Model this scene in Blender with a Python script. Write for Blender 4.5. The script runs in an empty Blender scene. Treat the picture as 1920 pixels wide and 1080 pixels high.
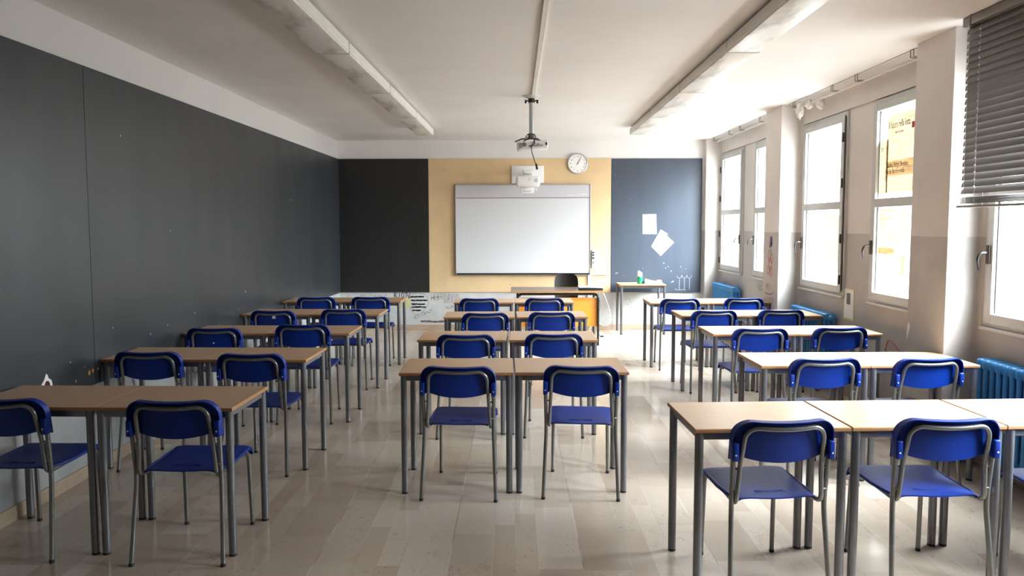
import bpy, bmesh, math, random
from mathutils import Vector, Matrix
random.seed(7)
S = bpy.context.scene
COL = S.collection
PI = math.pi

# ------------------------------------------------------------------ mesh helper
class MB:
    def __init__(s):
        s.v = []; s.f = []; s.m = []; s.sm = []
    def add(s, vs, fs, mi=0, smooth=False):
        o = len(s.v); s.v += [tuple(v) for v in vs]
        for f in fs:
            s.f.append([i + o for i in f]); s.m.append(mi); s.sm.append(smooth)
        return s
    def box(s, x0, x1, y0, y1, z0, z1, mi=0):
        return s.add([(x0,y0,z0),(x1,y0,z0),(x1,y1,z0),(x0,y1,z0),(x0,y0,z1),(x1,y0,z1),(x1,y1,z1),(x0,y1,z1)],
                     [(3,2,1,0),(4,5,6,7),(0,1,5,4),(1,2,6,5),(2,3,7,6),(3,0,4,7)], mi)
    def cbox(s, c, size, mi=0, rot=None, bev=0):
        """box centred at c, optionally rotated and with chamfered edges"""
        bm = bmesh.new(); bmesh.ops.create_cube(bm, size=1)
        for v in bm.verts: v.co = Vector((v.co.x*size[0], v.co.y*size[1], v.co.z*size[2]))
        if bev:
            bmesh.ops.bevel(bm, geom=list(bm.edges), offset=bev, segments=3, affect='EDGES', profile=.5)
        M = rot if rot is not None else Matrix.Identity(3)
        bm.verts.index_update()
        vs = [M @ v.co + Vector(c) for v in bm.verts]
        fs = [[v.index for v in f.verts] for f in bm.faces]
        bm.free()
        return s.add(vs, fs, mi, bool(bev))
    def tube(s, pts, r, n=10, mi=0, closed=False, caps=True):
        pts = [Vector(p) for p in pts]; N = len(pts)
        rs = r if isinstance(r, (list, tuple)) else [r]*N
        tg = []
        for i in range(N):
            if closed: t = pts[(i+1) % N] - pts[i-1]
            elif i == 0: t = pts[1]-pts[0]
            elif i == N-1: t = pts[-1]-pts[-2]
            else: t = (pts[i+1]-pts[i]).normalized() + (pts[i]-pts[i-1]).normalized()
            tg.append(t.normalized())
        up = Vector((0,0,1)) if abs(tg[0].z) < .9 else Vector((1,0,0))
        a = (up - tg[0]*up.dot(tg[0])).normalized()
        vs = []
        for i in range(N):
            a = (a - tg[i]*a.dot(tg[i])).normalized(); b = tg[i].cross(a)
            for k in range(n):
                q = 2*PI*k/n
                vs.append(pts[i] + (a*math.cos(q)+b*math.sin(q))*rs[i])
        fs = []
        for i in range(N if closed else N-1):
            j = (i+1) % N
            for k in range(n):
                l = (k+1) % n
                fs.append((i*n+k, i*n+l, j*n+l, j*n+k))
        s.add(vs, fs, mi, True)
        if caps and not closed:
            o = len(s.v) - N*n
            s.f.append([o+k for k in range(n)][::-1]); s.m.append(mi); s.sm.append(False)
            s.f.append([o+(N-1)*n+k for k in range(n)]); s.m.append(mi); s.sm.append(False)
        return s
    def prism(s, poly, z0, z1, mi=0, axis='z'):
        """extrude a 2D polygon; axis z: poly=(x,y); axis y: poly=(x,z); axis x: poly=(y,z)"""
        n = len(poly)
        def P(p, h):
            if axis == 'z': return (p[0], p[1], h)
            if axis == 'y': return (p[0], h, p[1])
            return (h, p[0], p[1])
        vs = [P(p, z0) for p in poly] + [P(p, z1) for p in poly]
        fs = [list(range(n))[::-1], list(range(n, 2*n))] + [(i, (i+1) % n, n+(i+1) % n, n+i) for i in range(n)]
        return s.add(vs, fs, mi)
    def lathe(s, prof, c=(0,0,0), n=24, mi=0, axis='z'):
        vs = []
        for r, h in prof:
            for k in range(n):
                q = 2*PI*k/n
                if axis == 'z': vs.append((c[0]+r*math.cos(q), c[1]+r*math.sin(q), c[2]+h))
                elif axis == 'y': vs.append((c[0]+r*math.cos(q), c[1]+h, c[2]+r*math.sin(q)))
                else: vs.append((c[0]+h, c[1]+r*math.cos(q), c[2]+r*math.sin(q)))
        fs = [(i*n+k, i*n+(k+1) % n, (i+1)*n+(k+1) % n, (i+1)*n+k) for i in range(len(prof)-1) for k in range(n)]
        fs += [list(range(n))[::-1], [(len(prof)-1)*n+k for k in range(n)]]
        return s.add(vs, fs, mi, True)
    def build(s, name, mats, parent=None, bevel=0, loc=None, sharp=40):
        me = bpy.data.meshes.new(name); me.from_pydata(s.v, [], s.f)
        if not isinstance(mats, (list, tuple)): mats = [mats]
        for m in mats: me.materials.append(m)
        bm = bmesh.new(); bm.from_mesh(me)
        for f, mi, sm in zip(bm.faces, s.m, s.sm): f.material_index = mi; f.smooth = sm
        bmesh.ops.recalc_face_normals(bm, faces=bm.faces)
        if bevel:
            es = [e for e in bm.edges if len(e.link_faces) == 2 and e.calc_face_angle(0) > .7]
            bmesh.ops.bevel(bm, geom=es, offset=bevel, segments=2, affect='EDGES', profile=.5)
        for e in bm.edges:
            if len(e.link_faces) == 2 and e.calc_face_angle(0) > math.radians(sharp): e.smooth = False
        bm.to_mesh(me); bm.free()
        o = bpy.data.objects.new(name, me); COL.objects.link(o)
        if parent is not None: o.parent = parent
        if loc is not None: o.location = loc
        return o

def empty(name, loc=(0,0,0), rz=0):
    o = bpy.data.objects.new(name, None); COL.objects.link(o)
    o.empty_display_size = .1; o.location = loc; o.rotation_euler = (0,0,rz)
    return o
def tag(o, label, cat, group=None, kind=None):
    o['label'] = label; o['category'] = cat
    if group: o['group'] = group
    if kind: o['kind'] = kind
    return o
def struct(o, label=None):
    o['kind'] = 'structure'
    if label: o['label'] = label
    return o
KIDS = {}
def kids(o):
    return [c for c in bpy.data.objects if c.parent == o]
def tree(o):
    return (o, [tree(c) for c in kids(o)])
def copy_tree(t, parent=None):
    c = t[0].copy(); COL.objects.link(c)
    if parent is not None: c.parent = parent
    for k in t[1]: copy_tree(k, c)
    return c

def arc(c, r, a0, a1, n=6):
    return [(c[0]+r*math.cos(a0+(a1-a0)*i/n), c[1]+r*math.sin(a0+(a1-a0)*i/n)) for i in range(n+1)]
def fillet(pts, r, n=5):
    """round the inner corners of a 3D polyline"""
    pts = [Vector(p) for p in pts]; out = [pts[0]]
    for i in range(1, len(pts)-1):
        rr = r[i-1] if isinstance(r, (list, tuple)) else r
        a, b, c = pts[i-1], pts[i], pts[i+1]
        u = (a-b); w = (c-b); d = min(rr, u.length*.48, w.length*.48)
        p, q = b+u.normalized()*d, b+w.normalized()*d
        for k in range(n+1):
            t = k/n
            out.append(p*(1-t)**2 + b*2*t*(1-t) + q*t*t)
    out.append(pts[-1]); return out

# ------------------------------------------------------------------ materials
def nt(name):
    m = bpy.data.materials.new(name); m.use_nodes = True
    t = m.node_tree; b = t.nodes['Principled BSDF']
    return m, t, b
def mat(name, col, rough=.5, metal=0, noise=0, scale=20, bump=0, bscale=200, spec=None, coat=0):
    m, t, b = nt(name)
    b.inputs['Base Color'].default_value = (*col, 1); b.inputs['Roughness'].default_value = rough
    b.inputs['Metallic'].default_value = metal
    if spec is not None: b.inputs['Specular IOR Level'].default_value = spec
    if coat: b.inputs['Coat Weight'].default_value = coat; b.inputs['Coat Roughness'].default_value = .15
    tc = t.nodes.new('ShaderNodeTexCoord')
    if noise:
        n = t.nodes.new('ShaderNodeTexNoise'); n.inputs['Scale'].default_value = scale; n.inputs['Detail'].default_value = 6
        t.links.new(tc.outputs['Object'], n.inputs['Vector'])
        r = t.nodes.new('ShaderNodeValToRGB'); r.color_ramp.elements[0].position = .3; r.color_ramp.elements[1].position = .7
        r.color_ramp.elements[0].color = (*[c*(1-noise) for c in col], 1)
        r.color_ramp.elements[1].color = (*[min(1, c*(1+noise*.5)) for c in col], 1)
        t.links.new(n.outputs['Fac'], r.inputs['Fac']); t.links.new(r.outputs['Color'], b.inputs['Base Color'])
    if bump:
        n = t.nodes.new('ShaderNodeTexNoise'); n.inputs['Scale'].default_value = bscale
        t.links.new(tc.outputs['Object'], n.inputs['Vector'])
        bp = t.nodes.new('ShaderNodeBump'); bp.inputs['Strength'].default_value = bump; bp.inputs['Distance'].default_value = .002
        t.links.new(n.outputs['Fac'], bp.inputs['Height']); t.links.new(bp.outputs['Normal'], b.inputs['Normal'])
    return m

def math_node(t, op, a, b=None, c=None):
    n = t.nodes.new('ShaderNodeMath'); n.operation = op
    for i, x in enumerate((a, b, c)):
        if x is None: continue
        if isinstance(x, (int, float)): n.inputs[i].default_value = x
        else: t.links.new(x, n.inputs[i])
    return n.outputs[0]
def mix_col(t, fac, a, b, blend='MIX'):
    n = t.nodes.new('ShaderNodeMix'); n.data_type = 'RGBA'; n.blend_type = blend
    for i, x in ((0, fac), (6, a), (7, b)):
        if isinstance(x, (int, float)): n.inputs[i].default_value = x
        elif isinstance(x, tuple): n.inputs[i].default_value = (*x, 1)
        else: t.links.new(x, n.inputs[i])
    return n.outputs[2]
def ramp(t, src, p0, p1, c0=(0,0,0), c1=(1,1,1)):
    r = t.nodes.new('ShaderNodeValToRGB'); e = r.color_ramp.elements
    e[0].position = p0; e[1].position = p1; e[0].color = (*c0, 1); e[1].color = (*c1, 1)
    t.links.new(src, r.inputs['Fac']); return r.outputs['Color']
def noise_node(t, vec, scale, detail=4, rough=.5, dist=0):
    n = t.nodes.new('ShaderNodeTexNoise'); n.inputs['Scale'].default_value = scale
    n.inputs['Detail'].default_value = detail; n.inputs['Roughness'].default_value = rough
    n.inputs['Distortion'].default_value = dist
    t.links.new(vec, n.inputs['Vector']); return n.outputs['Fac']
def scaled(t, vec, s):
    n = t.nodes.new('ShaderNodeMapping'); n.inputs['Scale'].default_value = s
    t.links.new(vec, n.inputs['Vector']); return n.outputs[0]

def wall_paint():
    """two-tone paint: greyer dado up to 1.57 m, warm white above, with wear and scuffs"""
    m, t, b = nt('two_tone_wall_paint')
    tc = t.nodes.new('ShaderNodeTexCoord').outputs['Object']
    xyz = t.nodes.new('ShaderNodeSeparateXYZ'); t.links.new(tc, xyz.inputs[0])
    wob = math_node(t, 'MULTIPLY', noise_node(t, tc, 3), .006)
    dado = math_node(t, 'LESS_THAN', math_node(t, 'ADD', xyz.outputs[2], wob), 1.575)
    up = mix_col(t, ramp(t, noise_node(t, tc, 1.3, 6, .6), .35, .7), (.60,.555,.52), (.69,.645,.61))
    lo = mix_col(t, ramp(t, noise_node(t, tc, 1.8, 6, .6), .35, .7), (.39,.365,.345), (.48,.455,.435))
    c = mix_col(t, dado, up, lo)
    scuff = ramp(t, noise_node(t, scaled(t, tc, (1,1,.35)), 9, 8, .7, .6), .66, .74)
    low = math_node(t, 'LESS_THAN', xyz.outputs[2], 1.0)
    c = mix_col(t, math_node(t, 'MULTIPLY', math_node(t, 'MULTIPLY', scuff, low), .35), c, (.30,.27,.25))
    t.links.new(c, b.inputs['Base Color']); b.inputs['Roughness'].default_value = .55
    bp = t.nodes.new('ShaderNodeBump'); bp.inputs['Strength'].default_value = .25; bp.inputs['Distance'].default_value = .004
    t.links.new(noise_node(t, tc, 60, 4), bp.inputs['Height']); t.links.new(bp.outputs['Normal'], b.inputs['Normal'])
    return m
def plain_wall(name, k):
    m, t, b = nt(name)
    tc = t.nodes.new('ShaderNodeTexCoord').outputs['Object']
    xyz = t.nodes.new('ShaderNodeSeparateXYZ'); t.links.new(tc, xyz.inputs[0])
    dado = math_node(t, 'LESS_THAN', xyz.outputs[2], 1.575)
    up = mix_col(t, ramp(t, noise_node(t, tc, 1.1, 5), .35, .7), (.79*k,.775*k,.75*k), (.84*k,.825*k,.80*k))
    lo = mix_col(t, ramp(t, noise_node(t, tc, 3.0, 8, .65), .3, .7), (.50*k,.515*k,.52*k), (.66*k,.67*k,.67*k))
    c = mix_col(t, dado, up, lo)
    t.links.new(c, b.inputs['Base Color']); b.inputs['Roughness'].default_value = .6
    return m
def floor_marble():
    m, t, b = nt('strip_marble_floor')
    tc = t.nodes.new('ShaderNodeTexCoord').outputs['Object']
    xyz = t.nodes.new('ShaderNodeSeparateXYZ'); t.links.new(tc, xyz.inputs[0])
    X, Y = xyz.outputs[0], xyz.outputs[1]
    # warped strip coordinate gives strips of unequal width
    wx = math_node(t, 'ADD', math_node(t, 'MULTIPLY', X, 5.9), math_node(t, 'MULTIPLY', math_node(t, 'SINE', math_node(t, 'MULTIPLY', X, 9.1)), .38))
    sid = math_node(t, 'FLOOR', wx); fx = math_node(t, 'FRACT', wx)
    wn = t.nodes.new('ShaderNodeTexWhiteNoise'); wn.noise_dimensions = '1D'; t.links.new(sid, wn.inputs['W'])
    ln = math_node(t, 'ADD', math_node(t, 'MULTIPLY', wn.outputs['Value'], .9), 1.15)
    wy = math_node(t, 'ADD', math_node(t, 'MULTIPLY', Y, ln), math_node(t, 'MULTIPLY', wn.outputs['Value'], 17.3))
    tid = math_node(t, 'FLOOR', wy); fy = math_node(t, 'FRACT', wy)
    cb = t.nodes.new('ShaderNodeCombineXYZ'); t.links.new(sid, cb.inputs[0]); t.links.new(tid, cb.inputs[1])
    w2 = t.nodes.new('ShaderNodeTexWhiteNoise'); w2.noise_dimensions = '3D'; t.links.new(cb.outputs[0], w2.inputs['Vector'])
    tone = ramp(t, w2.outputs['Value'], 0, 1, (.44,.345,.27), (.55,.465,.39))
    # each slab gets its own marbling
    off = t.nodes.new('ShaderNodeVectorMath'); off.operation = 'MULTIPLY_ADD'
    t.links.new(w2.outputs['Color'], off.inputs[0]); off.inputs[1].default_value = (7,7,7); t.links.new(tc, off.inputs[2])
    v = off.outputs[0]
    cloud = noise_node(t, v, 4, 8, .6, .4)
    tone = mix_col(t, ramp(t, cloud, .3, .75), tone, (.50,.40,.32), 'MIX')
    tone = mix_col(t, .5, tone, ramp(t, w2.outputs['Value'], 0, 1, (.41,.32,.25), (.62,.54,.465)))
    vein = ramp(t, math_node(t, 'ABSOLUTE', math_node(t, 'SUBTRACT', noise_node(t, v, 5, 6, .6, 1.2), .5)), 0, .012, (1,1,1), (0,0,0))
    vm = math_node(t, 'MULTIPLY', vein, ramp(t, noise_node(t, v, 2.3), .5, .65))
    tone = mix_col(t, math_node(t, 'MULTIPLY', vm, .6), tone, (.22,.14,.09))
    spk = ramp(t, noise_node(t, v, 55, 3, .6),   .645, .70)
    tone = mix_col(t, math_node(t, 'MULTIPLY', spk, math_node(t, 'MULTIPLY', ramp(t, noise_node(t, v, 4), .5, .6), .7)), tone, (.16,.10,.065))
    # joints
    ex = math_node(t, 'LESS_THAN', math_node(t, 'MINIMUM', fx, math_node(t, 'SUBTRACT', 1, fx)), .008)
    ey = math_node(t, 'LESS_THAN', math_node(t, 'MINIMUM', fy, math_node(t, 'SUBTRACT', 1, fy)), .0015)
    j = math_node(t, 'MAXIMUM', ex, ey)
    jc = mix_col(t, ramp(t, noise_node(t, tc, 2), .45, .55), (.30,.23,.17), (.68,.62,.54))
    tone = mix_col(t, math_node(t, 'MULTIPLY', j, .6), tone, jc)
    t.links.new(tone, b.inputs['Base Color'])
    rg = ramp(t, noise_node(t, tc, 6, 6), .3, .8, (.14,.14,.14), (.27,.27,.27))
    t.links.new(rg, b.inputs['Roughness']); b.inputs['Specular IOR Level'].default_value = .5
    return m
def wood(name, base, dark, rough, scale=(1.2,14,14), spec=.5):
    m, t, b = nt(name)
    tc = t.nodes.new('ShaderNodeTexCoord').outputs['Object']
    n = noise_node(t, scaled(t, tc, scale), 6, 8, .6, .3)
    c = ramp(t, n, .3, .72, dark, base)
    f = ramp(t, noise_node(t, scaled(t, tc, (scale[0]*3, scale[1]*8, scale[2]*8)), 8, 3), .4, .6, (.93,.93,.93), (1,1,1))
    c = mix_col(t, 1.0, c, f, 'MULTIPLY')
    t.links.new(c, b.inputs['Base Color']); b.inputs['Roughness'].default_value = rough
    b.inputs['Specular IOR Level'].default_value = spec
    return m
def board_mat(name, col, rough):
    m, t, b = nt(name)
    tc = t.nodes.new('ShaderNodeTexCoord').outputs['Object']
    c = mix_col(t, ramp(t, noise_node(t, scaled(t, tc, (1,1,.2)), 3, 8, .6), .3, .75), tuple(x*.82 for x in col), tuple(x*1.12 for x in col))
    d = ramp(t, noise_node(t, tc, 38, 2, .5), .84, .86)
    c = mix_col(t, math_node(t, 'MULTIPLY', d, .5), c, (.35,.30,.25))
    t.links.new(c, b.inputs['Base Color'])
    r = ramp(t, noise_node(t, scaled(t, tc, (1,1,.25)), 2.2, 6), .3, .75, (rough*.85,)*3, (rough*1.15,)*3)
    t.links.new(r, b.inputs['Roughness'])
    return m
def light_diffuser():
    m, t, b = nt('dusty_prismatic_diffuser')
    tc = t.nodes.new('ShaderNodeTexCoord').outputs['Object']
    d = ramp(t, noise_node(t, scaled(t, tc, (3,1,1)), 2.4, 5, .55), .48, .66)
    c = mix_col(t, math_node(t, 'MULTIPLY', d, .8), (.74,.72,.68), (.34,.31,.27))
    t.links.new(c, b.inputs['Base Color']); b.inputs['Roughness'].default_value = .35
    return m
def glass_mat():
    m = bpy.data.materials.new('window_glass'); m.use_nodes = True; t = m.node_tree; t.nodes.clear()
    o = t.nodes.new('ShaderNodeOutputMaterial'); mx = t.nodes.new('ShaderNodeMixShader')
    tr = t.nodes.new('ShaderNodeBsdfTransparent'); tr.inputs[0].default_value = (.96,.98,.975,1)
    gl = t.nodes.new('ShaderNodeBsdfGlossy'); gl.inputs['Roughness'].default_value = .01
    lw = t.nodes.new('ShaderNodeLayerWeight'); lw.inputs[0].default_value = .5
    fac = math_node(t, 'MULTIPLY_ADD', math_node(t, 'POWER', lw.outputs['Facing'], 5.0), .7, .04)
    t.links.new(fac, mx.inputs[0]); t.links.new(tr.outputs[0], mx.inputs[1]); t.links.new(gl.outputs[0], mx.inputs[2])
    t.links.new(mx.outputs[0], o.inputs[0]); return m
def paper_translucent(name, col, tcol, trans):
    m = bpy.data.materials.new(name); m.use_nodes = True; t = m.node_tree; t.nodes.clear()
    o = t.nodes.new('ShaderNodeOutputMaterial'); mx = t.nodes.new('ShaderNodeMixShader'); mx.inputs[0].default_value = trans
    d = t.nodes.new('ShaderNodeBsdfDiffuse'); d.inputs[0].default_value = (*col, 1)
    l = t.nodes.new('ShaderNodeBsdfTranslucent')
    tc = t.nodes.new('ShaderNodeTexCoord').outputs['Object']
    c = mix_col(t, ramp(t, noise_node(t, scaled(t, tc, (1,1,14)), 5, 4), .35, .6), tuple(x*.8 for x in tcol), tcol)
    t.links.new(c, l.inputs[0])
    t.links.new(d.outputs[0], mx.inputs[1]); t.links.new(l.outputs[0], mx.inputs[2]); t.links.new(mx.outputs[0], o.inputs[0])
    return m

M = dict(
    wall=wall_paint(), plain=plain_wall('back_wall_paint', .96), rearw=mat('rear_wall_dark_fill_cut', (.12,.125,.13), .6), leftw=plain_wall('left_wall_paint_shaded', .70), floor=floor_marble(),  # left wall: its dimmer light is put into a darker copy of back paint
    ceil=mat('ceiling_paint', (.78,.765,.755), .7, noise=.05, scale=1.2, bump=.15, bscale=90),
    base=wood('stone_baseboard', (.56,.44,.33), (.44,.33,.24), .4, (2,2,8)),
    top=wood('beech_laminate', (.60,.395,.245), (.53,.335,.20), .33, (1.0,12,12)),
    edge=wood('beech_edge_band', (.46,.235,.095), (.36,.17,.065), .45, (1.5,10,10)),
    tube=mat('grey_painted_steel', (.19,.19,.205), .30, .55, noise=.08, scale=30),
    ctube=mat('warm_grey_chair_tube', (.21,.205,.195), .28, .6, noise=.08, scale=30),
    rubber=mat('black_rubber', (.02,.02,.02), .7),
    blue=mat('blue_plastic', (.0015,.024,.225), .42, 0, noise=.08, scale=8, bump=.25, bscale=500, spec=.28),
    rivet=mat('bright_rivet', (.85,.85,.85), .4, .1),
    white=mat('white_plastic', (.80,.80,.79), .35),
    offwhite=mat('aged_white_plastic', (.70,.68,.64), .4, noise=.06, scale=6),
    lamp=mat('fixture_white_enamel', (.72,.70,.665), .4, noise=.1, scale=4),
    diff=light_diffuser(),
    board=board_mat('slate_grey_board', (.027,.031,.036), .40),
    bboard=board_mat('back_dark_board', (.014,.0135,.0135), .55),
    rboard=board_mat('back_slate_board', (.052,.066,.092), .40),
    yellow=mat('ochre_board', (.69,.50,.285), .75, noise=.05, scale=5, bump=.2, bscale=300),
    wb=mat('whiteboard_surface', (.63,.635,.65), .26, noise=.01, scale=2),
    wbh=mat('whiteboard_header', (.56,.54,.57), .5),
    alu=mat('aluminium', (.55,.56,.58), .32, .8),
    chrome=mat('chrome', (.07,.07,.075), .25, 1),
    brown=mat('dark_bronze_plate', (.06,.045,.035), .35, .5),
    black=mat('black_plastic', (.012,.012,.013), .45),
    frame=mat('window_frame_aluminium', (.50,.50,.49), .42, .15, noise=.05, scale=6),
    glass=glass_mat(),
    gasket=mat('dark_gasket', (.03,.025,.025), .6),
    rad=mat('blue_radiator_enamel', (.045,.26,.58), .32, 0, noise=.1, scale=10),
    radd=mat('radiator_valve_metal', (.5,.48,.42), .35, .7),
    blind=mat('grey_blind_aluminium', (.115,.105,.10), .34, .4),
    rail=mat('headrail_grey', (.20,.185,.165), .4, .2),
    cord=mat('pale_cord', (.72,.70,.66), .7),
    deskt=wood('dark_desk_laminate', (.20,.115,.075), (.13,.07,.045), .25, (1.0,12,12)),
    deske=wood('desk_edge_wood', (.45,.26,.11), (.35,.19,.07), .5),
    orange=wood('orange_wood_panel', (.78,.30,.035), (.66,.235,.025), .42, (.8,6,6)),
    blacktube=mat('black_painted_tube', (.02,.022,.022), .35, .3),
    dkchair=mat('dark_brown_shell', (.007,.0045,.0035), .4, spec=.3),
    paper=mat('white_paper', (.86,.86,.85), .8),
    ink=mat('black_marker', (.02,.02,.025), .8), pen=mat('grey_pencil', (.22,.21,.23), .9),
    redink=mat('red_marker', (.55,.10,.10), .8), purp=mat('violet_marker', (.25,.22,.35), .8),
    brink=mat('brown_marker', (.16,.07,.05), .8), chalk=mat('chalk', (.36,.38,.42), .9),
    news=paper_translucent('newsprint', (.60,.50,.36), (.285,.245,.190), .93), newsp=paper_translucent('newsprint_pale', (.62,.54,.42), (.325,.285,.215), .93), newsb=paper_translucent('newsprint_fold', (.55,.42,.28), (.93,.82,.70), .95),
    newsink=mat('news_ink', (.03,.02,.02), .8), newsred=mat('news_red', (.45,.05,.03), .8),
    green=mat('green_cup_plastic', (.01,.30,.13), .3), clockf=mat('clock_face', (.86,.86,.85), .5),
    chipo=mat('exposed_wood_chip', (.50,.25,.08), .8), chipw=mat('exposed_plaster', (.72,.72,.70), .9),
    redc=mat('red_wire', (.5,.06,.04), .5), yel=mat('yellow_sticker', (.62,.58,.25), .7),
    plastic_bag=mat('crumpled_white_plastic', (.66,.62,.57), .45, noise=.15, scale=30),
    screen=mat('laptop_lid', (.35,.36,.38), .3, .4), dgrey=mat('dark_grey_plastic', (.12,.12,.12), .5),
    lens=mat('dark_port', (.03,.03,.03), .3),
)

# ------------------------------------------------------------------ room dimensions
H = 2.985; XL0, XL1 = -2.842, -2.785      # left wall x at y=3.0 and y=11.67 (very slightly out of square)
YB = 11.67; YR = -1.2; XR = 3.22; XP = 2.965
def xl(y): return XL0 + (y-3.0)*(XL1-XL0)/8.67

o = MB().box(-3.2, 3.4, YR-.15, YB+.15, -.12, 0).build('floor', M['floor']); struct(o)
o = MB().box(-3.2, 3.4, YR-.15, YB+.15, H, H+.12).build('ceiling', M['ceil']); struct(o)
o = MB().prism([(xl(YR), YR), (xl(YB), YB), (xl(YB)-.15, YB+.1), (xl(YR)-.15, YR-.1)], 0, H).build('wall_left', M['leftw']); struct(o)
o = MB().box(-3.0, 3.4, YB, YB+.12, 0, H).build('wall_back', M['plain']); struct(o)
o = MB().box(-3.2, 3.4, YR-.12, YR, 0, H).build('wall_front', M['rearw']); struct(o)  # unseen rear wall, coloured dark to cut fill light at the left front

# right wall: bands and piers round the windows
WIN = [(10.41, 11.50), (8.83, 9.92), (7.18, 8.265), (5.565, 6.67), (3.93, 5.025), (2.33, 3.43)]   # y0,y1
WZ0, WZ1 = .955, 2.75
w = MB(); XO = XR+.13
w.box(XR, XO, YR, YB, 0, WZ0); w.box(XR-.022, XO, YR, YB, WZ1+.012, H); w.box(XR, XO, YR, YB, WZ1, WZ1+.012)
ys = sorted([y for p in WIN for y in p]); cuts = [YR] + ys + [YB]
for i in range(0, len(cuts), 2): w.box(XR, XO, cuts[i], cuts[i+1], WZ0, WZ1)
struct(w.build('wall_right', M['wall']))
# pillars, with a plastered fillet where the near face meets the window wall
def pillar(n, y0, y1):
    r = .05
    poly = [(XR+.01, y1), (XP, y1), (XP, y0)]
    poly += [(XR-r, y0)] + [(XR-r+r*math.sin(a), y0-r+r*math.cos(a)) for a in [PI/2*k/6 for k in range(1, 6)]] + [(XR, y0-r), (XR+.01, y0-r)]
    struct(MB().prism(poly, 0, H).build('trim_%d' % n, M['wall'], bevel=.003))
pillar(1, 11.525, YB); pillar(2, 8.31, 8.815); pillar(3, 5.07, 5.55); pillar(4, 1.75, 2.25)
# baseboards
struct(MB().prism([(xl(YR), YR), (xl(YB), YB), (xl(YB)+.014, YB), (xl(YR)+.014, YR)], 0, .085).build('baseboard_left', M['base'], bevel=.003))
struct(MB().box(xl(YB)+.014, XP, YB-.014, YB, 0, .085).build('baseboard_back', M['base'], bevel=.003))
w = MB()
for a, b in ((8.815, 11.525), (5.55, 8.31-.05), (2.25, 5.07-.05), (YR, 1.7)): w.box(XR-.014, XR, a, b, 0, .085)
for a, b in ((8.31, 8.815), (5.07, 5.55), (1.75, 2.25)): w.box(XP-.014, XP, a, b, 0, .085)
struct(w.build('baseboard_right', M['base'], bevel=.003))

# ------------------------------------------------------------------ windows
def handle(parent, y, z, flip=1):
    p = MB().cbox((XR-.045, y, z), (.014, .034, .125), bev=.003).build('handle_plate', M['brown'], parent)
    pts = fillet([(XR-.05, y, z+.012), (XR-.10, y, z+.014), (XR-.115, y+.004, z-.03), (XR-.10, y+.008, z-.105)], .03, 5)
    MB().tube(pts, [.008]*(len(pts)-3)+[.007,.006,.005], 8).build('handle', M['chrome'], p)
def window(n, y0, y1, handle_far=True, ajar=False):
    e = empty('window_%d' % n, (0,0,0)); struct(e)
    f = MB(); t = .045
    X0, X1 = XR-.02, XR+.05
    f.box(X0, X1, y0, y0+t, WZ0, WZ1).box(X0, X1, y1-t, y1, WZ0, WZ1).box(X0, X1, y0+t, y1-t, WZ1-t, WZ1).box(X0, X1, y0+t, y1-t, WZ0, WZ0+t)
    f.box(X0-.022, X0, y0-.01, y1+.01, WZ0-.012, WZ0+.012)
    f.build('window_frame', M['frame'], e, bevel=.003)
    # sash with transom
    s = empty('sash', (0,0,0)); s.parent = e
    a, b_, c, d = y0+t-.008, y1-t+.008, WZ0+t-.008, WZ1-t+.008
    q = MB(); X2, X3 = XR-.038, XR+.03; g = .065
    gz = [(c+g, 1.81), (1.885, d-g)]
    q.box(X2, X3, a, a+g, c, d).box(X2, X3, b_-g, b_, c, d).box(X2, X3, a+g, b_-g, c, c+g).box(X2, X3, a+g, b_-g, d-g, d).box(X2, X3, a+g, b_-g, 1.81, 1.885)
    so = q.build('sash_frame', M['frame'], e, bevel=.003)
    for z0, z1 in gz:
        MB().box(XR-.002, XR+.003, a+g, b_-g, z0, z1).build('pane', M['glass'], so)
    gk = MB()
    for z0, z1 in gz:
        yy = b_-g-.006
        gk.box(XR-.012, XR-.004, yy, yy+.006, z0, z1)
    gk.build('gasket', M['gasket'], so)
    bpy.data.objects.remove(s)
    hy = (b_-g*.45) if handle_far else (a+g*.45)
    handle(e, hy, 1.455)
    hh = a-.006 if handle_far else b_+.006
    for z in (1.12, 1.52, 2.06, 2.50):
        MB().tube([(XR-.048, hh, z-.045), (XR-.048, hh, z+.045)], .010, 8).build('hinge', M['gasket'], e)
    MB().box(XR-.030, XR-.022, hh-.0025, hh+.0025, WZ0+.06, WZ1-.05).build('seal', M['gasket'], e)
    # sky portal in the opening: only guides the sampling of the daylight
    L = bpy.data.lights.new('window_daylight', 'AREA'); L.shape = 'RECTANGLE'; L.size = y1-y0-.1; L.size_y = WZ1-WZ0-.1
    lo = bpy.data.objects.new('window_daylight', L); COL.objects.link(lo)
    lo.location = (XR+.10, (y0+y1)/2, (WZ0+WZ1)/2)
    lo.rotation_euler = (0, PI/2, 0); lo.rotation_euler = Matrix(((0,0,1),(1,0,0),(0,1,0))).to_euler()
    L.cycles.is_portal = True
    return e
for i, (a, b_) in enumerate(WIN): window(i+1, a, b_, handle_far=(i != 0))

# newspapers on window 4 (seen against the light)
def text_mesh(name, body, size, mat_, parent, loc, rot, extrude=.0004, align='LEFT', sx=1):
    cu = bpy.data.curves.new(name, 'FONT'); cu.body = body; cu.size = size; cu.extrude = extrude; cu.align_x = align
    to = bpy.data.objects.new(name, cu); COL.objects.link(to)
    dg = bpy.context.evaluated_depsgraph_get(); me = bpy.data.meshes.new_from_object(to.evaluated_get(dg))
    bpy.data.objects.remove(to); me.name = name; me.materials.clear(); me.materials.append(mat_)
    ob = bpy.data.objects.new(name, me); COL.objects.link(ob); ob.parent = parent; ob.location = loc; ob.rotation_euler = rot
    ob.scale = (sx, 1, 1); return ob
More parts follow.
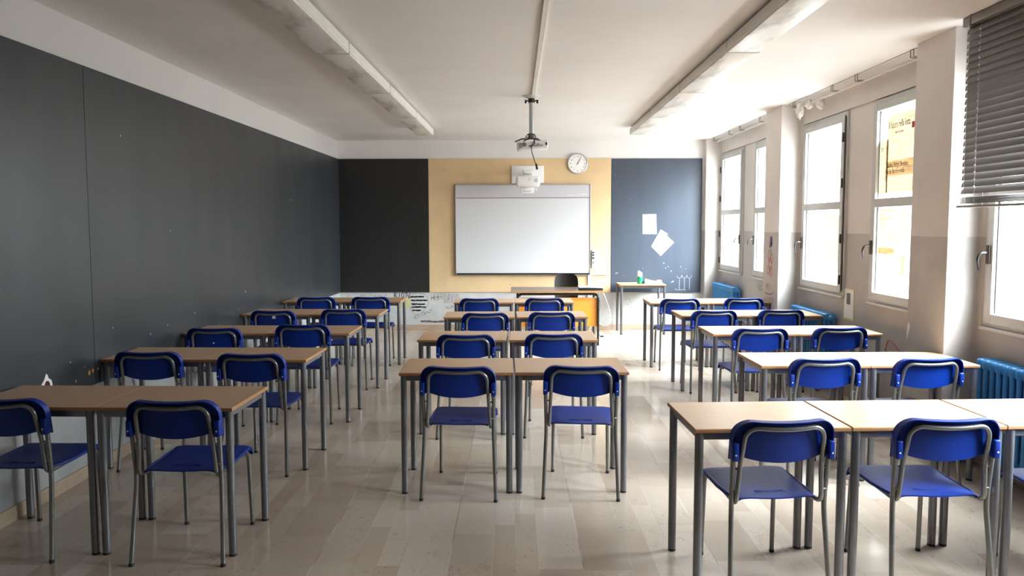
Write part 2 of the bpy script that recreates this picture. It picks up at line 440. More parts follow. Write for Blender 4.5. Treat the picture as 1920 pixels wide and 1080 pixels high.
# text on the window wall read from the room: +text x -> -y, up -> +z, normal -> -x
ROTW = Matrix(((0,0,-1),(-1,0,0),(0,1,0))).to_euler()
def sheet(name, label, y0, y1, z0, z1, x, m=None, kind=0):
    o = MB().box(x-.0004, x, y0, y1, z0, z1).build(name, m or M['news'])
    tag(o, label, 'newspaper', 'newspaper sheets stuck to a window pane'); return o
s1 = sheet('newspaper', 'yellowed newspaper sheet with bold headline, top of the pane second from the big pillar', 5.80, 6.44, 1.93, 2.585, XR-.004)
s1['label'] = 'yellowed newspaper with two headlines on the upper pane beside the big pillar'
text_mesh('headline', 'Il futuro nella lotta', .083, M['newsink'], s1, (XR-.006, 6.425, 2.475), ROTW, sx=.56)
text_mesh('subheading', 'noi con voi', .035, M['newsred'], s1, (XR-.006, 6.31, 2.425), ROTW, sx=.8)
MB().box(XR-.0055, XR-.0045, 5.80, 6.44, 2.07, 2.20).build('folded_band', M['newsb'], s1)
text_mesh('headline', 'Sandro, Perigo, Brentino', .058, M['newsink'], s1, (XR-.0075, 6.435, 2.145), ROTW, sx=.60)
text_mesh('headline', 'e dei Berchi e della', .058, M['newsink'], s1, (XR-.0075, 6.42, 2.09), ROTW, sx=.62)
MB().box(XR-.0055, XR-.0045, 5.98, 6.055, 2.44, 2.49).build('red_block', M['newsred'], s1)
s2 = sheet('newspaper', 'narrow newspaper strip hanging at the handle-side edge of the upper pane', 6.42, 6.56, 1.93, 2.385, XR-.0065)
MB().box(XR-.0085, XR-.0075, 6.43, 6.455, 2.02, 2.40).build('folded_band', M['newsb'], s2)
text_mesh('print', 'TV', .05, M['newsink'], s2, (XR-.0085, 6.54, 2.29), ROTW, sx=.7)
s3 = sheet('newspaper', 'faded newspaper sheet on the lower pane beside the big pillar, above its middle', 6.22, 6.55, 1.40, 1.79, XR-.004, M['newsp'])
text_mesh('headline', 'piano e lettere in', .035, M['newsb'], s3, (XR-.006, 6.54, 1.70), ROTW, sx=.8)
MB().box(XR-.0055, XR-.0045, 6.28, 6.55, 1.40, 1.455).build('folded_band', M['newsb'], s3)
s4 = sheet('newspaper', 'narrow newspaper strip with sideways lettering on the lower pane beside the pillar', 6.08, 6.19, 1.22, 1.77, XR-.004, M['newsp'])
text_mesh('sideways_print', 'Vallopio', .07, M['newsb'], s4, (XR-.006, 6.10, 1.24), (Matrix(((0,0,-1),(-1,0,0),(0,1,0))) @ Matrix.Rotation(PI/2, 3, 'Z')).to_euler(), sx=.7)
s5 = sheet('newspaper', 'pale newspaper sheet on the lower pane of the window beyond, behind the hinges', 7.33, 7.66, 1.28, 1.76, XR-.004, M['newsp'])

# ------------------------------------------------------------------ blind over the near windows
bl = empty('venetian_blind', (2.93, 0, 0)); tag(bl, 'dark grey slatted blind half lowered over the nearest window', 'blind')
BY0, BY1, BX = 2.27, 4.88, 2.93
MB().cbox((0, (BY0+BY1)/2, H-.032), (.07, BY1-BY0, .055), bev=.003).build('headrail', M['rail'], bl)
hb = MB()
for y in (4.80, 4.0, 3.1, 2.35): hb.box(-.037, .037, y-.008, y+.008, H-.062, H-.0005)
hb.build('mounting_bracket', M['blind'], bl)
sl = MB(); pitch = .0445; z = H-.085; n = 0; tilt = math.radians(71)
def slat(sl, z, tilt, jitter=0):
    prof = []
    for k in range(7):
        u = -1+2*k/6; prof.append((u*.026, .0045*(1-u*u)))
    ct, st = math.cos(tilt), math.sin(tilt); vs = []
    for yy in (BY0+.02, BY1-.012):
        for (a, h) in prof:                       # room edge (negative x) goes down
            vs.append((a*ct - h*st, yy, z + a*st + h*ct))
    for yy in (BY0+.02, BY1-.012):
        for (a, h) in prof:
            h -= .0011
            vs.append((a*ct - h*st, yy, z + a*st + h*ct))
    fs = []
    for k in range(6):
        fs.append((k, k+1, 8+k, 7+k)); fs.append((14+k, 21+k, 22+k, 15+k))
    for k in range(6): fs.append((k, 14+k, 15+k, k+1)); fs.append((7+k, 8+k, 22+k, 21+k))
    fs += [(0, 7, 21, 14), (6, 20, 27, 13)]
    sl.add(vs, fs, 0, True)
zb = 1.835
while z > zb+.02:
    slat(sl, z, math.radians(74) - math.radians(17)*(1-min(1, (z-zb)/.5))**1.5 + random.uniform(-.02, .02)); z -= pitch
sl.build('slats', M['blind'], bl)
st = MB()
for k in range(7): slat(st, zb-.002-.0065*k, math.radians(2+random.uniform(-1,1)))
st.build('stacked_slats', M['blind'], bl)
MB().cbox((0, (BY0+BY1)/2, zb-.062), (.055, BY1-BY0+.01, .014), bev=.003).build('bottom_rail', M['rail'], bl)
for y in (4.70, 3.95, 3.2, 2.5):
    for dx in (-.027, .027):
        MB().tube([(dx, y, zb-.05), (dx, y, H-.06)], .0013, 5).build('ladder_cord', M['cord'], bl)
for y in (4.83, 4.81):
    MB().tube([(-.030, y, zb-.11), (-.030, y+.002, H-.06)], .0013, 5).build('pull_cord', M['cord'], bl)
bd = MB()
zz = H-.11
while zz > zb+.02: bd.lathe([(.001,-.006),(.005,-.004),(.005,.004),(.001,.006)], (-.030, 4.70, zz), 8); zz -= pitch
bd.build('cord_clips', M['white'], bl)

# ------------------------------------------------------------------ curtain tracks above the other windows
def track(y0, y1, brks, label):
    e = empty('curtain_track', (3.03, 0, 0)); tag(e, label, 'curtain track', 'curtain tracks above the windows')
    MB().cbox((.055, (y0+y1)/2, H-.060), (.020, y1-y0, .016), bev=.002).build('rail', M['offwhite'], e)
    MB().box(-.004, .0, y0, y1, H-.004, H-.0002).build('ceiling_strip', M['rail'], e)
    for y in brks:
        b = MB(); r = .0045
        b.tube([(-.01, y, H-.002), (-.01, y, H-.058), (.05, y, H-.058)], r, 6)
        b.tube([(-.01, y+.045, H-.002), (-.01, y+.045, H-.058), (.05, y+.045, H-.058)], r, 6)
        b.tube([(-.01, y, H-.004), (-.01, y+.045, H-.004)], r, 6)
        b.build('bracket', M['rail'], e)
    return e
track(8.95, 11.40, [9.2, 10.0, 10.5, 11.3], 'curtain track above the window bay next to the back wall')
track(5.62, 8.27, [5.7, 6.62, 7.12, 8.08], 'curtain track above the window bay between the two tall pillars')
# taped bundles hanging at the far end of the near track
def blob(name, c, size, m, label, seed):
    rnd = random.Random(seed); bm = bmesh.new(); bmesh.ops.create_icosphere(bm, subdivisions=3, radius=1)
    for v in bm.verts:
        k = 1 + rnd.uniform(-.13, .13) + .12*math.sin(7*v.co.x+seed)*math.cos(6*v.co.z)
        v.co = Vector((v.co.x*size[0]*k, v.co.y*size[1]*k, v.co.z*size[2]*k))
    me = bpy.data.meshes.new(name); bm.to_mesh(me); bm.free(); me.materials.append(m)
    ob = bpy.data.objects.new(name, me); COL.objects.link(ob); ob.location = c
    return ob
for (c, s_, lb) in (((3.02, 7.93, 2.865), (.04,.04,.085), 'crumpled white plastic bundle hanging lowest under the curtain track end'),
                    ((3.06, 7.79, 2.905), (.035,.05,.05), 'crumpled white plastic bundle, middle of three under the curtain track'),
                    ((3.10, 7.60, 2.885), (.04,.05,.06), 'crumpled white plastic bundle nearest the window under the curtain track')):
    tag(blob('plastic_bundle', c, s_, M['plastic_bag'], lb, int(c[1]*100)), lb, 'plastic bundle', 'plastic bundles under the curtain track')

# ------------------------------------------------------------------ radiators
def radiator(y0, n, label, valve_end=True):
    e = empty('radiator', (0, y0, 0)); tag(e, label, 'radiator', 'blue column radiators under the windows')
    pit = .064; z0, z1 = .13, .775
    s = MB(); xs = [XR-.05, XR-.095, XR-.14]
    for x in xs: s.tube([(x, 0, z0+.03), (x, 0, z1-.03)], .0165, 10)
    for z in (z0+.035, z1-.035):
        s.cbox((XR-.095, 0, z), (.135, .048, .07), bev=.02)
    first = s.build('section', M['rad'], e)
    for k in range(1, n):
        c = first.copy(); COL.objects.link(c); c.parent = e; c.location = (0, -pit*k, 0)
    for z in (z0+.035, z1-.035): MB().tube([(XR-.095, .02, z), (XR-.095, -pit*(n-1)-.02, z)], .022, 10).build('header_tube', M['rad'], e)
    MB().tube([(XR-.095, .028, z1-.04), (XR-.095, .075, z1-.04)], [.015, .012], 10).build('valve', M['radd'], e)
    MB().tube([(XR-.095, -pit*(n-1)-.02, z0+.03), (XR-.095, -pit*(n-1)-.07, z0+.03), (XR-.095, -pit*(n-1)-.07, 0)], .011, 8).build('pipe', M['rad'], e)
    MB().lathe([(.004,-.05),(.022,-.045),(.026,-.01),(.015,.0)], (XR-.095, -pit*(n-1)-.02, z1-.04), 10, axis='y').build('knob', M['rad'], e)
    for yy in (-.1, -pit*(n-1)+.1): MB().box(XR-.075, XR-.001, yy-.012, yy+.012, z1-.10, z1-.08).build('wall_bracket', M['rad'], e)
    return e
radiator(11.42, 17, 'blue column radiator in the far corner beside the back wall')
radiator(8.14, 14, 'blue column radiator under the window between the two tall pillars')
radiator(4.84, 16, 'blue column radiator under the nearest window, right of the big pillar')

# ------------------------------------------------------------------ ceiling lights
def fixture():
    e = empty('ceiling_light', (0,0,0))
    Lh = 1.575
    b = MB(); w_ = .112
    b.prism([(-w_, -.0), (-w_-.004, -.075), (w_+.004, -.075), (w_, 0)], -Lh/2, Lh/2, axis='y')
    b.build('housing', M['lamp'], e, bevel=.003)
    MB().cbox((0, 0, -.080), (.222, Lh-.012, .014), bev=.004).build('diffuser', M['diff'], e)
    for y in (-.7, .7): MB().box(-.05, .05, y-.03, y+.03, 0, .0225).build('mounting_block', M['dgrey'], e)
    for y in (-Lh/2+.004, Lh/2-.004): MB().box(-.117, .117, y-.003, y+.003, -.089, -.004).build('end_cap', M['lamp'], e)
    return e
fx = fixture(); FT = None
rows = {'left': (-1.31, 4.1, -1.215, 10.0), 'right': (1.605, 4.1, 1.668, 10.0)}
first = True
ordn = ['nearest the back wall', 'second from the back wall', 'third from the back wall', 'fourth from the back wall', 'fifth from the back wall']
for side, (xa, ya, xb, yb) in rows.items():
    ang = math.atan2(-(xb-xa), yb-ya)
    for k in range(5):
        y = 10.08-.79-1.58*k; x = xa+(y-ya)*(xb-xa)/(yb-ya)
        if first: L_ = fx; T_ = tree(fx); first = False
        else: L_ = copy_tree(T_)
        L_.location = (x, y, H-.022); L_.rotation_euler = (0, 0, ang)
        tag(L_, 'long unlit ceiling light, %s, in the row over the %s' % (ordn[k], 'dark-wall desks' if side == 'left' else 'window-side aisle'), 'ceiling light', 'unlit ceiling lights')

# cable duct along the ceiling
d = MB().box(-.018, .018, 0, 7.6+1.0, -.02, 0).build('cable_duct', M['offwhite'], bevel=.002, loc=(.188, -1.0, H-.0005))
tag(d, 'thin white cable duct along the ceiling leading to the projector pole', 'cable duct')

# ------------------------------------------------------------------ hanging projector
pj = empty('ceiling_projector', (.172, 7.7, 0)); tag(pj, 'white projector hanging on a pole from the ceiling', 'projector')
MB().lathe([(.02,-.03),(.06,-.018),(.085,-.006),(.085,0)], (0,0,H-.0005), 28).build('ceiling_flange', M['offwhite'], pj)
MB().tube([(0,0,2.56),(0,0,H-.02)], .026, 20).build('pole', M['alu'], pj)
c = MB(); c.lathe([(.030,-.02),(.034,-.02),(.034,.02),(.030,.02)], (0,0,2.935), 20)
for s in (-1, 1): c.tube([(s*.03,-.01,2.935),(s*.06,-.015,2.93)], .007, 8); c.cbox((s*.06,-.015,2.925), (.02,.02,.035), bev=.003)
c.build('clamp', M['black'], pj)
h = MB(); h.lathe([(.030,-.02),(.036,-.015),(.036,.03),(.027,.035)], (0,0,2.565), 18)
for a, bb in (((0,0),(-.17,-.03)), ((0,0),(.10,-.06)), ((0,0),(-.10,.09)), ((0,0),(.11,.08))):
    h.tube([(0,0,2.553), (bb[0]*.6, bb[1]*.6, 2.545), (bb[0], bb[1], 2.515)], .008, 8)
h.build('mounting_arms', M['dgrey'], pj)
R_ = Matrix.Rotation(math.radians(-4), 3, 'Y')
body = MB(); body.cbox((.008, 0, 2.475), (.315, .235, .082), bev=.016, rot=R_); bo = body.build('projector_body', M['white'], pj)
p = MB()
for k, (dx, s) in enumerate(((-.01,.035),(.035,.010),(.052,.014),(.07,.008),(.085,.012),(.105,.014))):
    p.cbox((dx, -.1185, 2.463 - dx*-.07), (s, .006, .010), rot=R_)
p.cbox((.148, -.1165, 2.487), (.020,.006,.028), rot=R_); p.cbox((.065,-.1180,2.482), (.026,.005,.008), rot=R_)
p.build('ports', M['lens'], bo)
g = MB()
g.lathe([(.020,-.003),(.022,0),(.020,.002)], (-.075, -.118, 2.478), 20, axis='y')
for k in range(6): g.cbox((-.128+.006*k, -.1175, 2.468), (.003,.004,.05), rot=R_)
g.build('speaker_grille', M['rail'], bo)
cp = fillet([(.0,-.03,2.60), (.035,-.06,2.585), (.045,-.10,2.55), (.02,-.13,2.505), (-.005,-.135,2.46), (.0,-.135,2.40), (.02,-.13,2.34), (.045,-.13,2.26)], .03, 4)
cb_ = MB().tube(cp, .0042, 8).build('hanging_cable', M['black'], pj)
MB().tube([(.043,-.13,2.285), (.047,-.13,2.27), (.055,-.13,2.225)], [.006,.010,.011], 10).build('plug', M['black'], cb_)
MB().tube(fillet([(-.03,-.02,2.60), (-.07,-.05,2.56), (-.04,-.11,2.555), (.03,-.12,2.53), (.03,-.128,2.47), (-.02,-.12,2.462)], .03, 4), .0042, 8).build('power_cable', M['black'], pj)

# ------------------------------------------------------------------ wall boards
BZ0, BZ1 = .602, 2.703
def lboard(y0, y1, label):
    a, b_ = xl(y0), xl(y1)
    o = MB().prism([(a, y0), (b_, y1), (b_+.018, y1), (a+.018, y0)], BZ0, BZ1).build('wall_board', M['board'], bevel=.0015)
    tag(o, label, 'wall board', 'slate grey boards on the side wall'); return o
lboard(YR+.02, 4.868, 'slate grey wall board nearest the camera with chipped lower edge')
lboard(4.872, 9.97, 'long slate grey wall board between the two vertical seams of the side wall')
lboard(9.973, YB-.022, 'narrow slate grey wall board reaching the back corner of the side wall')
tag(MB().box(xl(YB)+.005, -1.362, YB-.020, YB, BZ0, BZ1).build('wall_board', M['bboard'], bevel=.0015), 'near-black board on the back wall left of the ochre panel', 'wall board')
tag(MB().box(-1.358, 1.512, YB-.018, YB, BZ0, BZ1).build('wall_board', M['yellow'], bevel=.0015), 'ochre yellow panel behind the whiteboard', 'wall board')
rb = MB().box(1.516, 2.937, YB-.022, YB, BZ0-.006, BZ1-.006).build('wall_board', M['rboard'], bevel=.0015)
tag(rb, 'bluish slate board right of the ochre panel with two papers on it', 'wall board')

# chips and flecks along the lower edge of the left boards (damage to the board: one thing)
ch = MB(); rnd = random.Random(3)
for (y, z, s, mi) in ((4.80,.690,.02,0),(4.84,.70,.014,0),(4.90,.70,.010,0),(4.65,.668,.010,0),(4.52,.66,.006,0),(4.49,.645,.006,0),(4.36,.655,.009,0),(4.38,.64,.010,0),
                      (4.23,.645,.010,0),(4.19,.66,.005,1),(4.16,.635,.008,0),(4.75,.74,.006,0),(4.6,.80,.006,1),(5.62,.83,.007,1),(5.9,.86,.006,1),(6.4,.90,.007,1),(7.6,.98,.012,1),(7.4,.82,.006,1),
                      (8.9,.78,.006,0),(8.6,.80,.008,1),(6.9,.72,.01,1),(6.0,1.62,.006,1),(5.3,2.3,.006,1),(4.0,2.25,.006,1),(5.1,.95,.006,1),(9.2,1.98,.012,1)):
    n = 7; poly = []
    for k in range(n):
        q = 2*PI*k/n; r = s*rnd.uniform(.55, 1.1); poly.append((y+r*math.cos(q)*.9, z+r*math.sin(q)*1.2))
    x = xl(y)+.0182
    ch.prism(poly, x-.0002, x+.0006, mi, axis='x')
tag(ch.build('board_chips', [M['chipo'], M['chipw']]), 'small wood-coloured and white chips in the side wall boards', 'chipped paint')
# torn white label with a red-brown hole
hl = empty('torn_patch', (xl(4.36)+.0185, 4.36, .741)); tag(hl, 'torn white patch with a dark red hole low on the nearest side board', 'torn patch')
MB().prism([(-.062,-.07),(-.055,-.028),(-.022,.002),(-.004,.034),(.010,.026),(.018,.004),(.046,-.014),(.060,-.07)], 0, .0015, axis='x').build('torn_edge', M['chipw'], hl)
MB().prism([(-.020,-.07),(-.022,-.030),(-.006,-.010),(.014,-.012),(.028,-.030),(.030,-.07)], .001, .0025, axis='x').build('hole', mat('dark_red', (.05,.004,.004), .8), hl)

# screw heads on the ochre panel
for (u, z) in ((-1.10,2.52),(.06,2.52),(1.24,2.50),(-1.12,.72),(-.07,.72),(1.26,.73),(.9,.72)):
    tag(MB().lathe([(.006,0),(.006,-.002),(.004,-.0035)], (u, YB-.018, z), 10, axis='y').build('panel_screw', M['dgrey']), 'tiny screw head in the ochre panel', 'screw', 'screws in the ochre panel')

# ------------------------------------------------------------------ whiteboard
W0, W1, Z0, Z1 = -.937, 1.187, .873, 2.300
wb = empty('whiteboard', ((W0+W1)/2, YB-.018, 0)); tag(wb, 'large interactive whiteboard with a grey header strip on the back wall', 'whiteboard')
hw = (W1-W0)/2
MB().box(-hw+.01, hw-.01, -.040, -.001, Z0+.01, 2.085).build('writing_surface', M['wb'], wb)
MB().box(-hw+.01, hw-.01, -.0405, -.001, 2.090, Z1-.01).build('header_strip', M['wbh'], wb)
f = MB(); t_ = .013
f.box(-hw, -hw+t_, -.048, -.001, Z0, Z1).box(hw-t_, hw, -.048, -.001, Z0, Z1).box(-hw+t_, hw-t_, -.048, -.001, Z1-t_, Z1).box(-hw+t_, hw-t_, -.048, -.001, Z0, Z0+t_)
f.build('frame', M['alu'], wb, bevel=.002)
MB().box(-hw+t_, hw-t_, -.0425, -.039, 2.083, 2.092).build('divider_line', M['dgrey'], wb)
MB().box(-hw+.02, hw-.02, -.056, -.040, Z0+.012, Z0+.034).build('lower_seal', M['black'], wb)
lg = MB()
for k, (a, ln) in enumerate(((.70,.12),(.84,.05),(.91,.10))): lg.box(a, a+ln, -.0412, -.0404, 2.125+.006*k, 2.131+.008*k)
lg.build('printed_logo', M['white'], wb)

# wall projector on its arm above the whiteboard
up = empty('wall_projector', (.198, YB-.018, 0)); tag(up, 'white short-throw projector on a wall arm above the whiteboard', 'projector')
MB().cbox((0, -.014, 2.452), (.505, .028, .275), bev=.008).build('wall_plate', M['white'], up)
MB().cbox((.0, -.36, 2.445), (.13, .66, .05), bev=.008).build('arm', M['white'], up)
MB().cbox((.0, -.40, 2.480), (.16, .10, .02), bev=.004).build('arm_slider', M['offwhite'], up)
ub = MB().cbox((-.005, -.62, 2.305), (.355, .32, .155), bev=.038).build('projector_body', M['white'], up)
v = MB()
for k in range(6): v.box(-.10+.03*k, -.085+.03*k, -.72+0, -.50, 2.381, 2.3845)
v.build('top_vents', M['rail'], ub)
v = MB()
for k in range(7): v.box(.085, .135, -.7815, -.7795, 2.335-.007*k, 2.338-.007*k)
v.box(.0-.005, .035, -.7815, -.7795, 2.338, 2.344); v.box(.0+.003, .022, -.7815, -.7795, 2.316, 2.320)
v.box(-.10, -.094, -.7815, -.7795, 2.336, 2.341); v.box(-.10, -.094, -.7815, -.7795, 2.322, 2.327)
v.build('front_marks', M['rail'], ub)
MB().cbox((-.015, -.54, 2.180), (.20, .11, .085), bev=.006).build('sensor_box', M['white'], up)
MB().box(-.075, .045, -.5965, -.5945, 2.163, 2.168).build('sensor_slot', M['rail'], up)
MB().tube([(.09,-.52,2.20),(.125,-.52,2.205),(.135,-.5,2.185),(.12,-.48,2.165),(.10,-.48,2.19),(.10,-.46,2.24)], .007, 8).build('cable_loop', M['offwhite'], up)
MB().cbox((0,-.56,2.232), (.10,.10,.03), bev=.004).build('neck', M['white'], up)

# clock
ck = empty('wall_clock', (.980, YB-.019, 2.620)); tag(ck, 'round white wall clock with a silver rim showing five past one', 'clock')
MB().lathe([(.157,0),(.160,-.012),(.158,-.030),(.150,-.036),(.143,-.035),(.1425,-.026)], (0,0,0), 48, axis='y').build('rim', M['alu'], ck)
MB().lathe([(.143,-.020),(.143,-.029)], (0,0,0), 48, axis='y').build('face', M['clockf'], ck)
nm = empty('tmp')
for k in range(1, 13):
    a = PI/2 - k*PI/6
    text_mesh('numeral', str(k), .034, M['ink'], ck, (.112*math.cos(a), -.0300, .112*math.sin(a)-.011), (PI/2,0,0), align='CENTER')
bpy.data.objects.remove(nm)
def hand(a, L, w_, y, name):
    dx, dz = math.sin(a), math.cos(a); px, pz = dz*w_, -dx*w_
    poly = [(-dx*.02-px, -dz*.02-pz), (dx*L-px*.6, dz*L-pz*.6), (dx*L+px*.6, dz*L+pz*.6), (-dx*.02+px, -dz*.02+pz)]
    MB().prism(poly, y, y-.0015, axis='y').build(name, M['ink'], ck)
hand(math.radians(32.5), .075, .005, -.0315, 'hour_hand'); hand(math.radians(30.5), .118, .0035, -.0335, 'minute_hand')
MB().lathe([(.007,-.031),(.007,-.037)], (0,0,0), 14, axis='y').build('centre_cap', M['ink'], ck)

# papers on the right board
def paper(name, poly, y, label, extra=None):
    cx = sum(p[0] for p in poly)/len(poly); cz = sum(p[1] for p in poly)/len(poly)
    o = MB().prism([(p[0]-cx, p[1]-cz) for p in poly], y, y-.0008, axis='y').build(name, M['paper'], loc=(cx, 0, cz))
    tag(o, label, 'paper'); return o, cx, cz
pa, cx, cz = paper('paper_sheet', [(2.009,1.826),(2.223,1.828),(2.231,1.516),(2.013,1.518)], YB-.0225, 'upright white sheet with a small drawing on the slate board')
dr = MB()
rr = [(.035*math.cos(a)+2.06-cx, YB-.0236, .030*math.sin(a)+1.64-cz) for a in [math.radians(x) for x in range(40, 330, 24)]]
dr.tube(rr, .0035, 5); dr.tube([(2.07-cx,YB-.0236,1.655-cz),(2.075-cx,YB-.0236,1.63-cz),(2.06-cx,YB-.0236,1.62-cz)], .003, 5)
dr.build('pen_drawing', M['ink'], pa)
pb, cx, cz = paper('paper_sheet', [(2.296,1.587),(2.405,1.522),(2.392,1.492),(2.506,1.385),(2.301,1.171),(2.149,1.322)], YB-.0235, 'tilted white sheet with a folded corner on the slate board')
# chalk-like drips and flecks low on the slate board
ck2 = MB()
for x in (2.60,2.68,2.76):
    ck2.box(x-.003, x+.003, YB-.0232, YB-.0222, .64, .80+.05*(x-2.5))
    ck2.tube([(x-.04,YB-.0228,.86),(x-.03,YB-.0228,.83),(x,YB-.0228,.815),(x+.03,YB-.0228,.84),(x+.035,YB-.0228,.87)], .003, 5)
ck2.tube([(2.53,YB-.0228,.645),(2.58,YB-.0228,.632),(2.64,YB-.0228,.636),(2.70,YB-.0228,.63)], .003, 5)
for (x, z, s) in ((2.35,1.06,.012),(2.42,1.0,.01),(2.38,.98,.008),(2.47,.93,.01),(2.5,.77,.016),(2.48,.755,.012),(1.60,.90,.012),(1.62,.905,.010),(2.02,.98,.006),(2.62,1.0,.008),(1.72,.86,.006),(2.7,.97,.006),(1.57,2.44,.006),(1.57,2.63,.006),(1.81,2.06,.005)):
    ck2.prism([(x+s*math.cos(q)*random.uniform(.5,1.3), z+s*math.sin(q)*random.uniform(.5,1.3)) for q in [k*PI/3 for k in range(6)]], YB-.0222, YB-.0230, axis='y')
tag(ck2.build('chalk_marks', M['chalk']), 'white drips and chalk flecks low on the slate board', 'chalk marks')

# sockets, trunking and cables right of the whiteboard
ps = empty('power_strip', (1.232, YB-.018, 1.13)); tag(ps, 'white vertical power strip with black plugs beside the whiteboard', 'power strip')
MB().cbox((0,-.022,0), (.05,.043,.285), bev=.006).build('strip_body', M['white'], ps)
for z in (.10,.06,.015): MB().cbox((.002,-.052,z), (.028,.02,.026), bev=.006).build('plug', M['black'], ps)
MB().tube([(.0,-.055,.01),(.02,-.065,-.03),(.012,-.06,-.06)], .005, 6).build('plug_lead', M['black'], ps)
MB().lathe([(.012,-.005),(.012,0)], (0,-.043,-.06), 14, axis='y').build('socket', M['dgrey'], ps)
tr = MB(); tr.box(1.150, 1.185, YB-.040, YB-.0005, .086, .872); tr.box(1.185, 1.495, YB-.040, YB-.0185, .872, .902)
tag(tr.build('cable_trunking', M['white'], bevel=.003), 'white cable trunking below and right of the whiteboard', 'cable trunking')
tag(MB().tube(fillet([(1.255,10.79,.70),(1.36,11.2,.60),(1.47,11.4,.35),(1.50,11.35,.16),(1.38,11.3,.10),(1.2,11.2,.22),(1.12,11.2,.007)], .08, 5), .006, 8).build('white_cable', M['white']),
    'white cable looping from the teacher desk down by the wall', 'cable')
tag(MB().tube(fillet([(1.20,10.80,.72),(1.24,10.9,.62),(1.28,10.95,.45),(1.22,10.95,.30),(1.20,10.95,.005)], .06, 5), .004, 8).build('grey_cable', M['rail']),
    'thin grey cable hanging beside the teacher desk leg', 'cable')

# ------------------------------------------------------------------ graffiti
def wx(u): return -1.351 + (u-804)*.00837
def wz(v): return .600 - (v-548)*.0084
GL = {'A':[[(0,0),(.5,1),(1,0)],[(.2,.4),(.8,.4)]],'B':[[(0,0),(0,1),(.7,.95),(.75,.6),(0,.5),(.9,.35),(.8,.05),(0,0)]],'C':[[(1,.85),(.5,1),(0,.6),(.1,.15),(.6,0),(1,.15)]],
 'D':[[(0,0),(0,1),(.7,.85),(.9,.45),(.6,.05),(0,0)]],'E':[[(1,1),(0,1),(0,0),(1,0)],[(0,.5),(.7,.5)]],'I':[[(.5,0),(.5,1)]],'M':[[(0,0),(.1,1),(.5,.4),(.9,1),(1,0)]],
 'N':[[(0,0),(0,1),(1,0),(1,1)]],'O':[[(.5,0),(0,.4),(.1,.85),(.5,1),(.95,.8),(1,.3),(.5,0)]],'R':[[(0,0),(0,1),(.8,.9),(.7,.55),(0,.5),(1,0)]],'T':[[(0,1),(1,1)],[(.5,1),(.5,0)]],
 'V':[[(0,1),(.5,0),(1,1)]],'Y':[[(0,1),(.5,.5),(1,1)],[(.5,.5),(.4,0)]],'Z':[[(0,1),(1,1),(0,0),(1,0)]],'-':[[(0,.5),(1,.5)]],'!':[[(.5,1),(.5,.3)],[(.5,.1),(.5,0)]],'H':[[(0,0),(0,1)],[(1,0),(1,1)],[(0,.5),(1,.5)]],
 'U':[[(0,1),(.1,.1),(.8,.05),(1,1)]],'L':[[(0,1),(0,0),(1,0)]],'K':[[(0,0),(0,1)],[(1,1),(0,.45),(1,0)]],'S':[[(1,.9),(.3,1),(0,.75),(.9,.35),(.7,.02),(0,.1)]],'G':[[(1,.85),(.5,1),(0,.5),(.5,0),(1,.2),(1,.5),(.6,.5)]],' ':[],
 '2':[[(0,.8),(.5,1),(.9,.7),(0,0),(1,0)]],'7':[[(0,1),(1,1),(.4,0)]]}
def rib(mb, pts, w_, place):
    """flat marker stroke on a wall; pts are 2D wall coordinates"""
    for a, b_ in zip(pts[:-1], pts[1:]):
        dx, dz = b_[0]-a[0], b_[1]-a[1]; L = math.hypot(dx, dz) or 1e-6
        ex, ez = dx/L*w_*.4, dz/L*w_*.4; nx, nz = -dz/L*w_/2, dx/L*w_/2
        q = [(a[0]-ex+nx, a[1]-ez+nz), (a[0]-ex-nx, a[1]-ez-nz), (b_[0]+ex-nx, b_[1]+ez-nz), (b_[0]+ex+nx, b_[1]+ez+nz)]
        vs = [place(p[0], p[1], 0) for p in q] + [place(p[0], p[1], .0008) for p in q]
        mb.add(vs, [(0,1,2,3),(7,6,5,4),(0,4,5,1),(1,5,6,2),(2,6,7,3),(3,7,4,0)])
def write(mb, txt, x, z, cw, chh, w_, place, ang=0, jit=.08):
    ca, sa = math.cos(ang), math.sin(ang)
    for i, c in enumerate(txt):
        for st_ in GL.get(c, []):
            pts = []
            for (a, b_) in st_:
                X = (i*1.25+a+random.uniform(-jit,jit))*cw; Z = (b_+random.uniform(-jit,jit))*chh
                pts.append((x+X*ca-Z*sa, z+X*sa+Z*ca))
            rib(mb, pts, w_, place)
def scribble(mb, x0, x1, z, amp, n, w_, place, rnd):
    pts = []
    for k in range(n): pts.append((x0+(x1-x0)*k/(n-1)+rnd.uniform(-.01,.01), z+rnd.uniform(-amp, amp)))
    rib(mb, pts, w_, place)
PB = lambda x, z, d: (x, YB-.0002-d, z)
rnd = random.Random(11)
g = MB(); write(g, 'RIOT!', wx(736), wz(558), .044, .075, .010, PB, 0); rib(g, [(wx(761), wz(552)), (wx(765), wz(563))], .010, PB)
tag(g.build('graffiti_word', M['ink']), 'black marker word RIOT! on the back wall under the dark board', 'graffiti')
g = MB()
for (u0, u1, v, s) in ((767,791,557,.3),(768,798,564,.9),(769,793,571,.3),(769,795,576.5,.5),(770.5,785.5,583,.1)):
    for k in range(6): scribble(g, wx(u0), wx(u1), wz(v)+.004, .011, 10, .008, PB, rnd)
tag(g.build('graffiti_bars', M['ink']), 'five thick black scribbled bars inside the drawn oval on the back wall', 'graffiti')
g = MB(); rib(g, [(wx(u), wz(v)) for u, v in ((765,550),(780,549.5),(793,552),(800,559),(801,567),(798,576),(791,584),(783,590),(774,590.5),(769,586),(766,577),(765,562),(765,550))], .005, PB)
write(g, 'YES-CRAZY', wx(773), wz(600), .030, .045, .005, PB, .42)
tag(g.build('graffiti_oval', M['pen']), 'thin grey drawn oval with slanting words below it on the back wall', 'graffiti')
